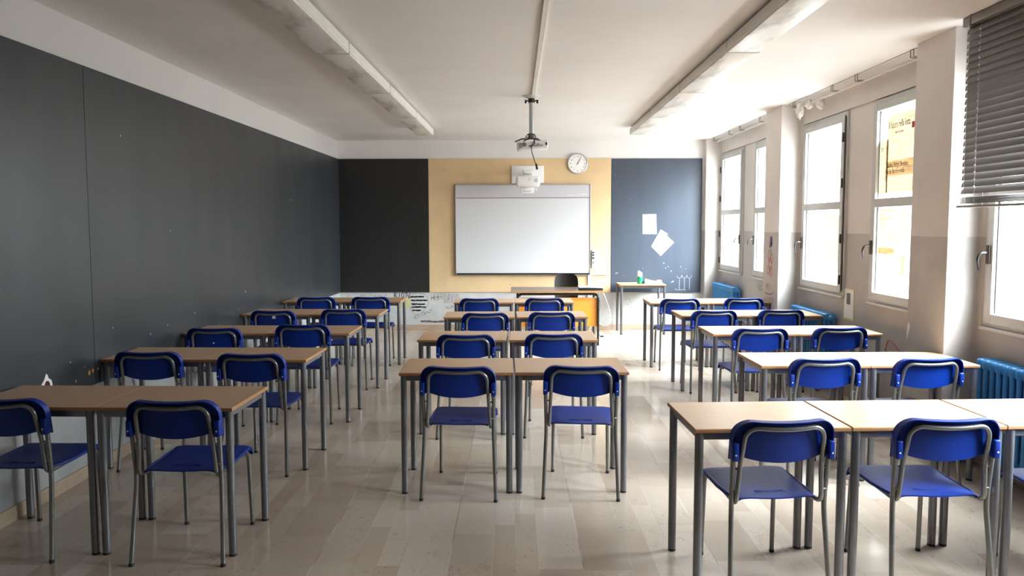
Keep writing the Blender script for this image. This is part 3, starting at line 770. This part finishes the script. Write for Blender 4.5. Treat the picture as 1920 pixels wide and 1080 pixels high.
g = MB(); write(g, 'HEER', wx(806), wz(563), .042, .09, .004, PB, .08); scribble(g, wx(805), wx(822), wz(559), .006, 7, .006, PB, rnd); scribble(g, wx(808), wx(824), wz(556), .03, 12, .004, PB, rnd)
tag(g.build('graffiti_word', M['brink']), 'crossed-out brown word on the back wall right of the oval', 'graffiti')
g = MB(); write(g, 'DAVID', wx(831), wz(568), .040, .15, .004, PB, 0); write(g, 'NUM', wx(834), wz(581), .035, .05, .004, PB, .15)
tag(g.build('graffiti_word', M['brink']), 'tall thin brown letters on the back wall next to the middle desks', 'graffiti')
g = MB()
for k in range(5): scribble(g, wx(786), wx(838), wz(604)+rnd.uniform(-.01,.01), .016, 22, .005, PB, rnd)
tag(g.build('graffiti_scribble', M['brink']), 'long dark scribbled-out line just above the back baseboard', 'graffiti')
g = MB(); write(g, 'C  O  NAZ TI', wx(646), wz(560), .058, .06, .005, PB, 0)
tag(g.build('graffiti_word', M['pen']), 'faint grey letters on the back wall beside the side-wall corner', 'graffiti')
g = MB(); write(g, 'OM', wx(1174), wz(562), .035, .04, .003, PB, -.3); scribble(g, wx(1176), wx(1188), wz(570), .05, 10, .003, PB, rnd); scribble(g, wx(1184), wx(1192), wz(577), .03, 8, .003, PB, rnd); write(g, 'LAC', wx(1236), wz(559), .05, .04, .004, PB, .1)
tag(g.build('graffiti_scribble', M['pen']), 'faint pencil scribbles on the back wall behind the small table', 'graffiti')
PP = lambda y, z, d: (XP-.0002-d, y, z)      # pillar face; y decreases towards the viewer
def wpil(txt, y, z, cw, chh, w_, m, name, label, extra=None):
    g = MB(); write(g, txt, -y, z, cw, chh, w_, lambda a, b_, d: PP(-a, b_, d), 0, .12)
    if extra: extra(g)
    tag(g.build(name, m), label, 'graffiti')
PQ = lambda a, b_, d: PP(-a, b_, d)
g = MB()
for k in range(6): rib(g, [(-8.56+rnd.uniform(-.05,.05), 1.46+rnd.uniform(-.07,.07)) for _ in range(6)], .008, PQ)
rib(g, [(-8.54,1.45),(-8.54,1.32)], .006, PQ)
tag(g.build('graffiti_scribble', M['purp']), 'violet flower scribble high on the far tall pillar', 'graffiti')
g = MB()
for cx_, cz_, a, b_ in ((-8.60,1.30,.05,.07),(-8.52,1.27,.05,.05),(-8.63,1.13,.045,.05),(-8.54,1.12,.04,.06),(-8.57,1.20,.05,.08)):
    rib(g, [(cx_+a*math.cos(q), cz_+b_*math.sin(q)) for q in [k*PI/5 for k in range(11)]], .008, PQ)
tag(g.build('graffiti_scribble', M['redink']), 'red looping scribble at mid height of the far tall pillar', 'graffiti')
def ex(g): rib(g, [(-8.72,.855),(-8.55,.85),(-8.45,.875)], .014, PQ); write(g, '27', -8.58, .73, .06, .08, .008, PQ, 0)
wpil('MY', 8.69, .90, .06, .07, .008, M['pen'], 'graffiti_word', 'grey MY with an underline low on the far tall pillar', ex)
g = MB()
for k in range(5): rib(g, [(-8.55+rnd.uniform(-.12,.14), .58+rnd.uniform(-.07,.07)) for _ in range(7)], .006, PQ)
tag(g.build('graffiti_scribble', M['ink']), 'dense black scribble at desk height on the far tall pillar', 'graffiti')
PWq = lambda a, b_, d: (XR-.0002-d, -a, b_)
g = MB(); write(g, 'NOLLI', -9.75, .80, .06, .07, .006, PWq, 0); write(g, 'T', -9.62, .88, .06, .07, .006, PWq, 0)
tag(g.build('graffiti_word', M['pen']), 'small grey letters under the window in the far bay', 'graffiti')
# poster page on the window wall
po = empty('posted_page', (XR-.001, 7.09, .90)); tag(po, 'narrow page with a dark picture taped below the windows between the tall pillars', 'poster')
MB().box(-.001, 0, -.112, .105, -.165, .145).build('yellow_border', M['yel'], po)
MB().box(-.0018, -.001, -.098, .095, -.145, .135).build('page', M['paper'], po)
MB().box(-.0026, -.0018, -.035, .045, -.01, .10).build('picture', M['dgrey'], po)
tag(MB().box(-1.92, -1.67, YB-.0012, YB-.0002, .36, .50).build('yellow_note', M['yel']), 'yellowish faded note on the back wall behind the far side-wall desks', 'note')
# broken plaster on the near pillar
bp_ = MB(); bp_.prism([(5.535,.78),(5.52,.83),(5.505,.89),(5.52,.93),(5.54,.90),(5.545,.83)], XP-.004, XP+.0, 0, axis='x')
tag(bp_.build('plaster_damage', M['chipw']), 'broken plaster patch on the edge of the near tall pillar', 'wall damage')
tag(MB().tube(fillet([(XR-.012,6.35,.56),(XR-.012,6.30,.68),(XR-.012,6.18,.64),(XR-.012,6.05,.56),(XR-.012,5.98,.40)], .05, 5), .004, 6).build('red_wire', M['redc']), 'red wire sticking out of the wall below the pane with newspapers', 'wire')

# ------------------------------------------------------------------ desks
DW, DD, DH = .70, .50, .76
def make_desk():
    e = empty('school_desk', (0,0,0))
    t = MB(); th = .019
    bm = MB()
    # top slab: laminate faces (0) and rounded edge band (1)
    x0, x1, y0, y1, z0, z1 = 0, DW, 0, DD, DH-th, DH; r = .0035
    rings = [(.0, z1, r), (.0, z1-r, 0), (.0, z0+r, 0), (.0, z0, r)]
    vs = []
    for (_, z, ins) in rings: vs += [(x0+ins, y0+ins, z), (x1-ins, y0+ins, z), (x1-ins, y1-ins, z), (x0+ins, y1-ins, z)]
    fs = []
    for i in range(3):
        for k in range(4): fs.append((i*4+k, i*4+(k+1) % 4, i*4+4+(k+1) % 4, i*4+4+k))
    bm.add(vs, fs, 1); bm.add(vs, [(0,1,2,3), (15,14,13,12)], 0)
    bm.build('tabletop', [M['top'], M['edge']], e)
    a = MB(); i_ = .020; zt, zb_ = DH-th-.0005, DH-th-.034
    a.box(i_+.01, DW-i_-.01, i_, i_+.022, zb_, zt).box(i_+.01, DW-i_-.01, DD-i_-.022, DD-i_, zb_, zt)
    a.box(i_, i_+.022, i_+.01, DD-i_-.01, zb_, zt).box(DW-i_-.022, DW-i_, i_+.01, DD-i_-.01, zb_, zt)
    a.build('apron_frame', M['tube'], e, bevel=.002)
    for x in (.0265, DW-.0265):
        for y in (.0265, DD-.0265):
            l = MB().tube([(0,0,.012), (0,0,DH-th-.0005)], .0195, 18).build('leg', M['tube'], e, loc=(x, y, 0))
            MB().tube([(0,0,0), (0,0,.014)], .0188, 16).build('foot_cap', M['rubber'], l)
    return e
ROWS = dict(C1=(-.711,4.442,.013,.009), C2=(-.772,5.746,-.015,.022), C3=(-.702,7.166,.019,.018), C4=(-.718,8.564,.007,.009),
  R1=(.791,3.190,.040,.007), R2=(1.571,4.655,.013,.003), R3=(1.631,6.027,.011,.003), R4=(1.649,7.263,.006,.003), R5=(1.564,8.504,.002,.006),
  L1=(-2.801,3.612,-.025,.003), L2=(-2.807,4.918,-.022,.003), L3=(-2.790,6.118,-.011,.003), L4=(-2.782,7.435,-.014,.003), L5=(-2.763,8.698,.002,.003))
CW = {'L': 'dark-wall column', 'C': 'middle column', 'R': 'window column'}
def rowname(col, i, total):
    # rows counted from the whiteboard
    k = total-i+1
    return {1: 'row closest to the whiteboard', 2: 'second row from the whiteboard', 3: 'third row from the whiteboard', 4: 'fourth row from the whiteboard', 5: 'fifth row from the whiteboard'}[k]
SEAT = {'L': ['wall-side', 'aisle-side'], 'C': ['dark-wall-side', 'window-side'], 'R': ['aisle-side', 'window-side', 'radiator-side']}
desk0 = make_desk(); DT = tree(desk0); used = False
for nme, (x0, y0, th, gap) in ROWS.items():
    col, i = nme[0], int(nme[1]); total = 4 if col == 'C' else 5
    nd = 3 if nme == 'R1' else 2
    for k in range(nd):
        d = k*(DW+gap)
        if not used: o = desk0; used = True
        else: o = copy_tree(DT)
        o.location = (x0+d*math.cos(th), y0+d*math.sin(th), 0); o.rotation_euler = (0, 0, th)
        if nme == 'R1': sd = ['aisle-side', 'middle', 'radiator-side'][k]
        else: sd = SEAT[col][k]
        tag(o, 'beech-topped %s desk on grey legs, %s, %s' % (sd, rowname(col, i, total), CW[col]), 'desk', 'two-legged pairs of beech school desks')
        o['group'] = 'beech school desks in rows'

# ------------------------------------------------------------------ chairs
def make_chair():
    e = empty('school_chair', (0,0,0))
    tr_ = .0112
    # rear legs: foot -> knee under the seat -> up to the lug beside the backrest
    for s in (-1, 1):
        pts = fillet([(s*.2256, 0, .012), (s*.209, .052, .425), (s*.214, .026, .68)], .06, 5)
        l = MB().tube(pts, tr_, 12).build('leg', M['ctube'], e)
        MB().tube([(s*.2256, 0, 0), (s*.2252, .0012, .016)], .0122, 12).build('foot_cap', M['rubber'], l)
    for s in (-1, 1):
        pts = fillet([(s*.1835, .510, .012), (s*.178, .492, .40), (s*.176, .44, .442)], .05, 5)
        l = MB().tube(pts, tr_, 12).build('leg', M['ctube'], e)
        MB().tube([(s*.1835, .5100, 0), (s*.1834, .5096, .016)], .0122, 12).build('foot_cap', M['rubber'], l)
    f = MB()
    for s in (-1, 1): f.tube([(s*.176, .44, .442), (s*.186, .12, .438)], tr_, 12)
    f.tube([(-.18, .36, .438), (.18, .36, .438)], .008, 10); f.tube([(-.184, .14, .436), (.184, .14, .436)], .008, 10)
    f.build('seat_frame', M['ctube'], e)
    # back loop: rises from the seat rails and runs across behind the shell near the top
    def yb(z, x): return .052 - (z-.44)*.150 - .030*(1-(x/.2)**2)
    side = fillet([(.186, .12, .438), (.193, .040, .440), (.183, .030, .60), (.176, .008, .775)], [.05, .02], 5)
    top = []
    R = .055
    for k in range(7):
        q = PI/2*k/6; x = .176-R+R*math.cos(q); z = .737+R*math.sin(q)
        top.append((x, yb(z, x)+.000, z))
    mid = [(x, yb(.792-.006*(1-(x/.12)**2), x), .792-.006*(1-(x/.12)**2)) for x in [.09,.06,.03,0,-.03,-.06,-.09]]
    right = [tuple(p) for p in side[:-1]] + [p for p in top]
    path = right + mid + [(-p[0], p[1], p[2]) for p in reversed(right)]
    MB().tube(path, tr_*.95, 12).build('back_frame', M['ctube'], e)
    w_ = MB()
    for s in (-1, 1):
        for z in (.50, .60): w_.tube([(s*.185, .036-(z-.44)*.02, z), (s*.212, .040-(z-.44)*.05, z)], .005, 8)
    w_.build('weld', M['ctube'], e)
    # backrest shell: curved plate with rounded top corners and a lip folded to the rear
    hwid, zt, rc = .2270, .824, .078
    def ysh(x, z): return .052 - (z-.44)*.150 - .036*(1-(x/.22)**2) + .026
    def zbot(x): return .628 + .034*(abs(x)/.2)**2.2
    def outline_top(x):
        a = abs(x)
        sag = .008*(1-min(1, a/.15)**2)
        if a <= hwid-rc: return zt - sag*.6
        d = min(a-(hwid-rc), rc*.9999)
        return zt-rc + math.sqrt(rc*rc-d*d)
    nx, nz = 36, 14; vs = []; th_ = .005
    xs = [hwid*math.sin(PI/2*(-1+2*i/nx)) for i in range(nx+1)]
    for side_ in (0, 1):
        for x in xs:
            z0_, z1_ = zbot(x), outline_top(x)
            if abs(x) > .19: z0_ = .640 if abs(x) > .197 else .650
            for j in range(nz+1):
                z = z0_+(z1_-z0_)*j/nz
                vs.append((x, ysh(x, z)+(th_ if side_ else 0), z))
    fs = []; n1 = (nx+1)*(nz+1)
    for i in range(nx):
        for j in range(nz):
            a = i*(nz+1)+j; b_ = a+nz+1
            fs.append((a, a+1, b_+1, b_)); fs.append((n1+a, n1+b_, n1+b_+1, n1+a+1))
    for i in range(nx):
        a = i*(nz+1); b_ = a+nz+1
        fs.append((a, b_, n1+b_, n1+a)); fs.append((a+nz, n1+a+nz, n1+b_+nz, b_+nz))
    for j in range(nz):
        fs.append((j, n1+j, n1+j+1, j+1)); a = nx*(nz+1)+j; fs.append((a, a+1, n1+a+1, n1+a))
    sh = MB(); sh.add(vs, fs, 0, True)
    # lip
    ol = []
    for z in (.645, .69, .735): ol.append((-hwid, z))
    for k in range(9):
        q = PI - PI/2*k/8; ol.append((-hwid+rc+rc*math.cos(q), zt-rc+rc*math.sin(q)))
    for x in (-.11,-.07,-.035,0,.035,.07,.11): ol.append((x, zt-.0048*(1-min(1, abs(x)/.15)**2)))
    for k in range(9):
        q = PI/2 - PI/2*k/8; ol.append((hwid-rc+rc*math.cos(q), zt-rc+rc*math.sin(q)))
    for z in (.735, .69, .645): ol.append((hwid, z))
    lv = []; n = len(ol); t2 = .004; cxz = (0, .70)
    for (x, z) in ol:
        y = ysh(x, z)
        dx, dz = (cxz[0]-x), (cxz[1]-z)
        if z < .75: nxn, nzn = (-1 if x > 0 else 1), 0
        else:
            cx_ = max(-(hwid-rc), min(hwid-rc, x)); dx, dz = cx_-x, (zt-rc)-z; L = math.hypot(dx, dz) or 1; nxn, nzn = dx/L, dz/L
        dep = .030
        lv += [(x, y+th_, z), (x+nxn*.001, y-dep, z+nzn*.001), (x+nxn*(t2+.001), y-dep, z+nzn*(t2+.001)), (x+nxn*t2, y, z+nzn*t2)]
    lf = []
    for i in range(n-1):
        for k in range(4): lf.append((i*4+k, i*4+(k+1) % 4, i*4+4+(k+1) % 4, i*4+4+k))
    lf += [(0,1,2,3), ((n-1)*4+3, (n-1)*4+2, (n-1)*4+1, (n-1)*4)]
    sh.add(lv, lf, 0, True)
    # socket lugs that swallow the rear tubes
    for s in (-1, 1): sh.cbox((s*.2135, .018, .683), (.0275, .044, .082), bev=.006)
    bk = sh.build('backrest', M['blue'], e)
    for s in (-1, 1): MB().lathe([(.0042,-.0025),(.0036,-.0042),(.001,-.0046)], (s*.2145, -.0045, .672), 10, axis='y').build('rivet', M['rivet'], bk)
    # seat shell
    nu, nv = 16, 22; vs = []
    prof = []
    for j in range(nv+1):
        t = j/nv
        if t < .80: y = .058 + t/.80*.385; z = .462 - .010*math.sin(PI*t/.80) + .004*t
        else:
            q = (t-.80)/.20*PI/2*.92; y = .443+.062*math.sin(q); z = .466-.062*(1-math.cos(q))
        prof.append((y, z, t))
    for side_ in (0, 1):
        for i in range(nu+1):
            u = -1+2*i/nu
            for (y, z, t) in prof:
                hwf = .178 + .022*min(1, t/.35) - .004*max(0, t-.8)
                if t < .06: hwf -= .012*(1-t/.06)
                x = u*hwf
                zz = z - .010*(abs(u)**6) + .006*u*u*(1-t*.4)
                yy = y + (-.014*(1-u*u) if t == 0 else -.014*(1-u*u)*(1-min(1, t*4)))
                nzv = -.006 if side_ else 0
                vs.append((x, yy+(nzv*.6 if t > .85 else 0), zz+nzv))
    fs = []; n1 = (nu+1)*(nv+1)
    for i in range(nu):
        for j in range(nv):
            a = i*(nv+1)+j; b_ = a+nv+1
            fs.append((a, b_, b_+1, a+1)); fs.append((n1+a, n1+a+1, n1+b_+1, n1+b_))
    for i in range(nu):
        a = i*(nv+1); b_ = a+nv+1
        fs.append((a, n1+a, n1+b_, b_)); fs.append((a+nv, b_+nv, n1+b_+nv, n1+a+nv))
    for j in range(nv):
        fs.append((j, j+1, n1+j+1, n1+j)); a = nu*(nv+1)+j; fs.append((a, n1+a, n1+a+1, a+1))
    se = MB(); se.add(vs, fs, 0, True)
    # side skirts
    for s in (-1, 1): se.tube([(s*.170,.060,.452),(s*.190,.14,.448),(s*.197,.26,.445),(s*.198,.40,.450),(s*.196,.45,.447),(s*.193,.485,.428)], [.006,.009,.009,.009,.008,.006], 8)
    for k in range(4):
        yk = .100+.017*k; wk = .075-.006*abs(k-1.5)
        se.tube([(x, yk-.010*(1-(x/.08)**2), .4555+.002*abs(x/.08)) for x in [-wk, -wk*.5, 0, wk*.5, wk]], .0018, 6)
    so_ = se.build('seat', M['blue'], e)
    return e
CH = {
'C1a':(-0.344,4.332,-0.055),'C1b':(0.393,4.348,-0.081),'C2a':(-0.382,5.610,-0.024),'C2b':(0.299,5.647,-0.014),'C3a':(-0.287,7.014,0.017),'C3b':(0.353,7.069,0.009),
'C4a':(-0.415,8.435,0.001),'C4b':(0.337,8.442,0.012),'L1a':(-2.516,3.529,-0.026),'L1b':(-1.652,3.484,-0.008),'L2a':(-2.456,4.857,-0.025),'L2b':(-1.738,4.775,-0.039),
'L3a':(-2.478,5.998,-0.014),'L3b':(-1.765,6.055,0.02),'L4a':(-2.399,7.236,-0.069),'L4b':(-1.725,7.340,0.011),'L5a':(-2.339,8.605,0.019),'L5b':(-1.706,8.627,-0.003),
'R1a':(1.158,3.121,0.079),'R1b':(1.877,3.142,0.023),'R1c':(2.606,3.10,0.03),'R2a':(1.948,4.576,0.055),'R2b':(2.601,4.577,0.100),'R3a':(1.987,5.925,0.009),'R3b':(2.657,5.975,0.06),
'R4a':(1.952,7.179,0.044),'R4b':(2.625,7.225,-0.005),'R5a':(1.877,8.345,0.010),'R5b':(2.622,8.406,-0.024)}
ch0 = make_chair(); CT = tree(ch0); used = False
for nme, (x, y, th) in CH.items():
    if not used: o = ch0; used = True
    else: o = copy_tree(CT)
    o.location = (x, y, 0); o.rotation_euler = (0, 0, th)
    if nme == 'L3b': o.scale = (1, 1, 1.025)
    col, i, k = nme[0], int(nme[1]), 'abc'.index(nme[2]); total = 4 if col == 'C' else 5
    sd = ['aisle-side', 'middle', 'radiator-side'][k] if nme[:2] == 'R1' else SEAT[col][k]
    what = 'blue plastic chair'
    if nme == 'L3a': what = 'blue pale-dotted chair'
    if nme == 'L4a': what = 'blue white-stickered chair'
    tag(o, '%s at the %s desk, %s, %s' % (what, sd, rowname(col, i, total), CW[col]), 'chair', 'blue school chairs at the desks')
    if nme == 'L3a': MB().lathe([(.007,-.0045),(.006,-.0065)], (.006, .026-.039-.0, .700), 12, axis='y').build('pale_dot', M['rivet'], o)
    if nme == 'L4a': MB().cbox((.018, -.014, .757), (.034, .004, .026)).build('sticker', M['white'], o)

# ------------------------------------------------------------------ teacher desk
td = empty('teacher_desk', (.60, 10.42, 0)); tag(td, 'teacher desk with dark top, orange front panel and black tube legs', 'desk')
TW = .66
b = MB(); b.box(-TW, TW-.01, -.36, .35, .735, .757)
b.build('tabletop', [M['deskt']], td, bevel=.002)
MB().box(-TW-.004, TW-.006, -.368, -.3605, .733, .758).build('front_edge', M['deske'], td, bevel=.002)
for y, nm_ in ((-.31, 'leg'), (.28, 'leg')):
    pts = fillet([(-.565, y, .01), (-.565, y, .712), (.545, y, .712), (.545, y, .01)], .07, 6)
    l = MB().tube(pts, .016, 12).build('leg_frame', M['blacktube'], td)
    for x in (-.565, .545): MB().tube([(x, y, 0), (x, y, .012)], .018, 12).build('foot_cap', M['rubber'], l)
MB().cbox((-.01, -.285, .462), (1.085, .018, .40), bev=.002).build('front_panel', M['orange'], td)
sd_ = MB()
for x in (-.53, .51): sd_.tube([(x, -.31, .69), (x, .28, .69)], .012, 8)
for x in (-.3, .3): sd_.tube([(x, -.31, .722), (x, .28, .722)], .0115, 8)
sd_.build('cross_rail', M['blacktube'], td)
# laptop / closed black device with papers on the desk
lp = empty('laptop', (1.06, 10.35, .7575)); tag(lp, 'closed black laptop on the right end of the teacher desk', 'laptop')
MB().cbox((0,0,.014), (.33,.24,.022), bev=.004).build('laptop_base', M['black'], lp)
MB().cbox((0,0,.0295), (.325,.235,.008), bev=.003).build('laptop_lid', M['screen'], lp)
tag(MB().cbox((0,0,.004), (.21,.29,.003)).build('paper_sheet', M['paper'], loc=(1.0, 10.37, .7905)), 'white paper lying on the closed laptop', 'paper')
# teacher chair
tcx, tcy = .775, 10.93
te = empty('teacher_chair', (tcx, tcy, 0)); tag(te, 'dark brown shell chair behind the teacher desk', 'chair')
# shell seat and back in one curved sheet, facing the room (towards -y)
nu, nv = 16, 24; vs = []
path = [(-.21,.425),(-.22,.45),(-.19,.462),(-.05,.452),(.08,.450),(.15,.470),(.185,.53),(.205,.62),(.22,.72),(.235,.82),(.245,.90),(.247,.932)]
for side_ in (0, 1):
    for i in range(nu+1):
        u = -1+2*i/nu
        for (y, z) in path:
            hb_ = .20 if z < .47 else (.165 if z < .6 else .182)
            zz = z
            if z > .88:
                pass
            x = u*hb_
            if z > .8:
                k = abs(u); zt_ = .935-.060*k**3.5; zz = min(z, zt_); x = u*(hb_-.02*max(0,(z-.8)/.13)*k)
            yy = y - .03*u*u*(1 if z > .5 else 0)
            if z <= .5: zz = z + .012*u*u
            vs.append((x, yy+(.008 if side_ and z > .47 else 0), zz-(.008 if side_ and z <= .47 else 0)))
np_ = len(path); n1 = (nu+1)*np_; fs = []
for i in range(nu):
    for j in range(np_-1):
        a = i*np_+j; b2 = a+np_
        fs.append((a, b2, b2+1, a+1)); fs.append((n1+a, n1+a+1, n1+b2+1, n1+b2))
for i in range(nu):
    a = i*np_; b2 = a+np_; fs.append((a, n1+a, n1+b2, b2)); fs.append((a+np_-1, b2+np_-1, n1+b2+np_-1, n1+a+np_-1))
for j in range(np_-1):
    fs.append((j, j+1, n1+j+1, n1+j)); a = nu*np_+j; fs.append((a, n1+a, n1+a+1, a+1))
MB().add(vs, fs, 0, True).build('shell', M['dkchair'], te, sharp=60)
for sx in (-1, 1):
    for (yt, yf) in ((-.13,-.21), (.10,.20)):
        l = MB().tube([(sx*.15, yt, .445), (sx*.20, yf, .01)], .011, 10).build('leg', M['blacktube'], te)
        MB().tube([(sx*.20, yf, 0), (sx*.20, yf, .014)], .0125, 10).build('foot_cap', M['rubber'], l)
MB().tube([(-.15,-.13,.44),(.15,-.13,.44),(.15,.10,.44),(-.15,.10,.44)], .009, 8, closed=True).build('seat_frame', M['blacktube'], te)

# small table with things on it
o = copy_tree(DT); o.location = (1.585, 11.095, 0); o.rotation_euler = (0,0,0)
tag(o, 'small desk against the back wall below the slate board, holding a green cup', 'desk', 'beech school desks in rows')
cp_ = empty('pen_cup', (1.915, 11.30, .760)); tag(cp_, 'green plastic cup stuffed with white tissue on the small table', 'cup')
MB().lathe([(.036,0),(.040,.004),(.044,.105),(.041,.105),(.038,.02),(.0,.02)], (0,0,.0005), 24).build('cup_body', M['green'], cp_)
t1 = blob('tissue', (0, 0, .135), (.036,.034,.05), M['paper'], '', 5); t1.parent = cp_
t2 = blob('tissue', (-.012, .005, .165), (.022,.022,.035), M['paper'], '', 9); t2.parent = cp_
tag(MB().cbox((0,0,.018), (.09,.035,.035), bev=.006).build('chalk_box', M['dgrey'], loc=(1.985, 11.36, .7605)), 'small dark eraser behind the green cup', 'eraser')
kf = MB(); kf.prism([(-.12,.0),(.16,.0),(.14,.022),(.0,.045),(-.11,.075)], -.05, .05, axis='y')
tag(kf.build('folded_paper', M['paper'], loc=(2.11, 11.30, .7605)), 'folded white paper wedge lying beside the green cup', 'paper')
tag(MB().cbox((0,0,.024), (.075,.06,.045), bev=.014).build('paper_roll', M['paper'], loc=(2.235, 11.42, .7605)), 'small white roll at the window end of the small table', 'paper roll')
# litter on the floor
lt = blob('floor_litter', (1.29, 10.86, .012), (.03,.012,.012), M['black'], '', 3); tag(lt, 'small black scrap on the floor right of the teacher desk', 'litter')
lt = blob('floor_litter', (1.26, 11.02, .010), (.02,.03,.010), M['dgrey'], '', 4); tag(lt, 'small grey scrap on the floor by the back wall cables', 'litter')

# ------------------------------------------------------------------ daylight
SKYBASE, SUNGLOW = .75, 6.5
W = bpy.data.worlds.new('bright_overcast_sky'); S.world = W; W.use_nodes = True
nt_ = W.node_tree; bg = nt_.nodes['Background']
tc = nt_.nodes.new('ShaderNodeTexCoord'); sp = nt_.nodes.new('ShaderNodeSeparateXYZ'); nt_.links.new(tc.outputs['Generated'], sp.inputs[0])
cr = nt_.nodes.new('ShaderNodeValToRGB'); mp = nt_.nodes.new('ShaderNodeMapRange'); mp.inputs[1].default_value = -1
nt_.links.new(sp.outputs[2], mp.inputs[0]); nt_.links.new(mp.outputs[0], cr.inputs[0])
e = cr.color_ramp.elements; e[0].position = .42; e[0].color = (.74,.74,.75,1); e[1].position = .56; e[1].color = (.88,.95,1.0,1)
nt_.links.new(cr.outputs[0], bg.inputs['Color'])
# broad glow of the sun behind thin cloud, on the window side
dt = nt_.nodes.new('ShaderNodeVectorMath'); dt.operation = 'DOT_PRODUCT'; dt.inputs[1].default_value = Vector((1, -.42, .95)).normalized()
nt_.links.new(tc.outputs['Generated'], dt.inputs[0])
gl_ = math_node(nt_, 'POWER', math_node(nt_, 'MAXIMUM', dt.outputs['Value'], 0.0), 9.0)
nt_.links.new(math_node(nt_, 'MULTIPLY_ADD', gl_, SUNGLOW, SKYBASE), bg.inputs['Strength'])

# ------------------------------------------------------------------ camera
F = 1382.31; CY = 521.73; P, YW, RO, CH_ = .0715, -.0042, -.0021, 1.6568
cp2, sp2, cy2, sy2 = math.cos(P), math.sin(P), math.cos(YW), math.sin(YW)
fw = Vector((sy2*cp2, cy2*cp2, -sp2)); rt = Vector((cy2, -sy2, 0)); upv = rt.cross(fw)
r2 = rt*math.cos(RO)+upv*math.sin(RO); u2 = -rt*math.sin(RO)+upv*math.cos(RO)
cam = bpy.data.cameras.new('camera'); co = bpy.data.objects.new('camera', cam); COL.objects.link(co)
cam.sensor_width = 36; cam.lens = F/1920*36; cam.shift_y = -(540-CY)/1920; cam.clip_start = .05
Mx = Matrix((( r2.x, u2.x, -fw.x, 0), (r2.y, u2.y, -fw.y, 0), (r2.z, u2.z, -fw.z, CH_), (0,0,0,1)))
co.matrix_world = Mx; S.camera = co

vs_ = S.view_settings; vs_.view_transform = 'Standard'; vs_.look = 'None'; vs_.gamma = 1; vs_.use_curve_mapping = False
vs_.exposure = 4.57
S.cycles.max_bounces = 14; S.cycles.diffuse_bounces = 8; S.cycles.glossy_bounces = 6; S.cycles.transparent_max_bounces = 16
S.cycles.transmission_bounces = 6; S.cycles.sample_clamp_indirect = 8; S.cycles.caustics_reflective = False; S.cycles.caustics_refractive = False
S.cycles.use_denoising = True
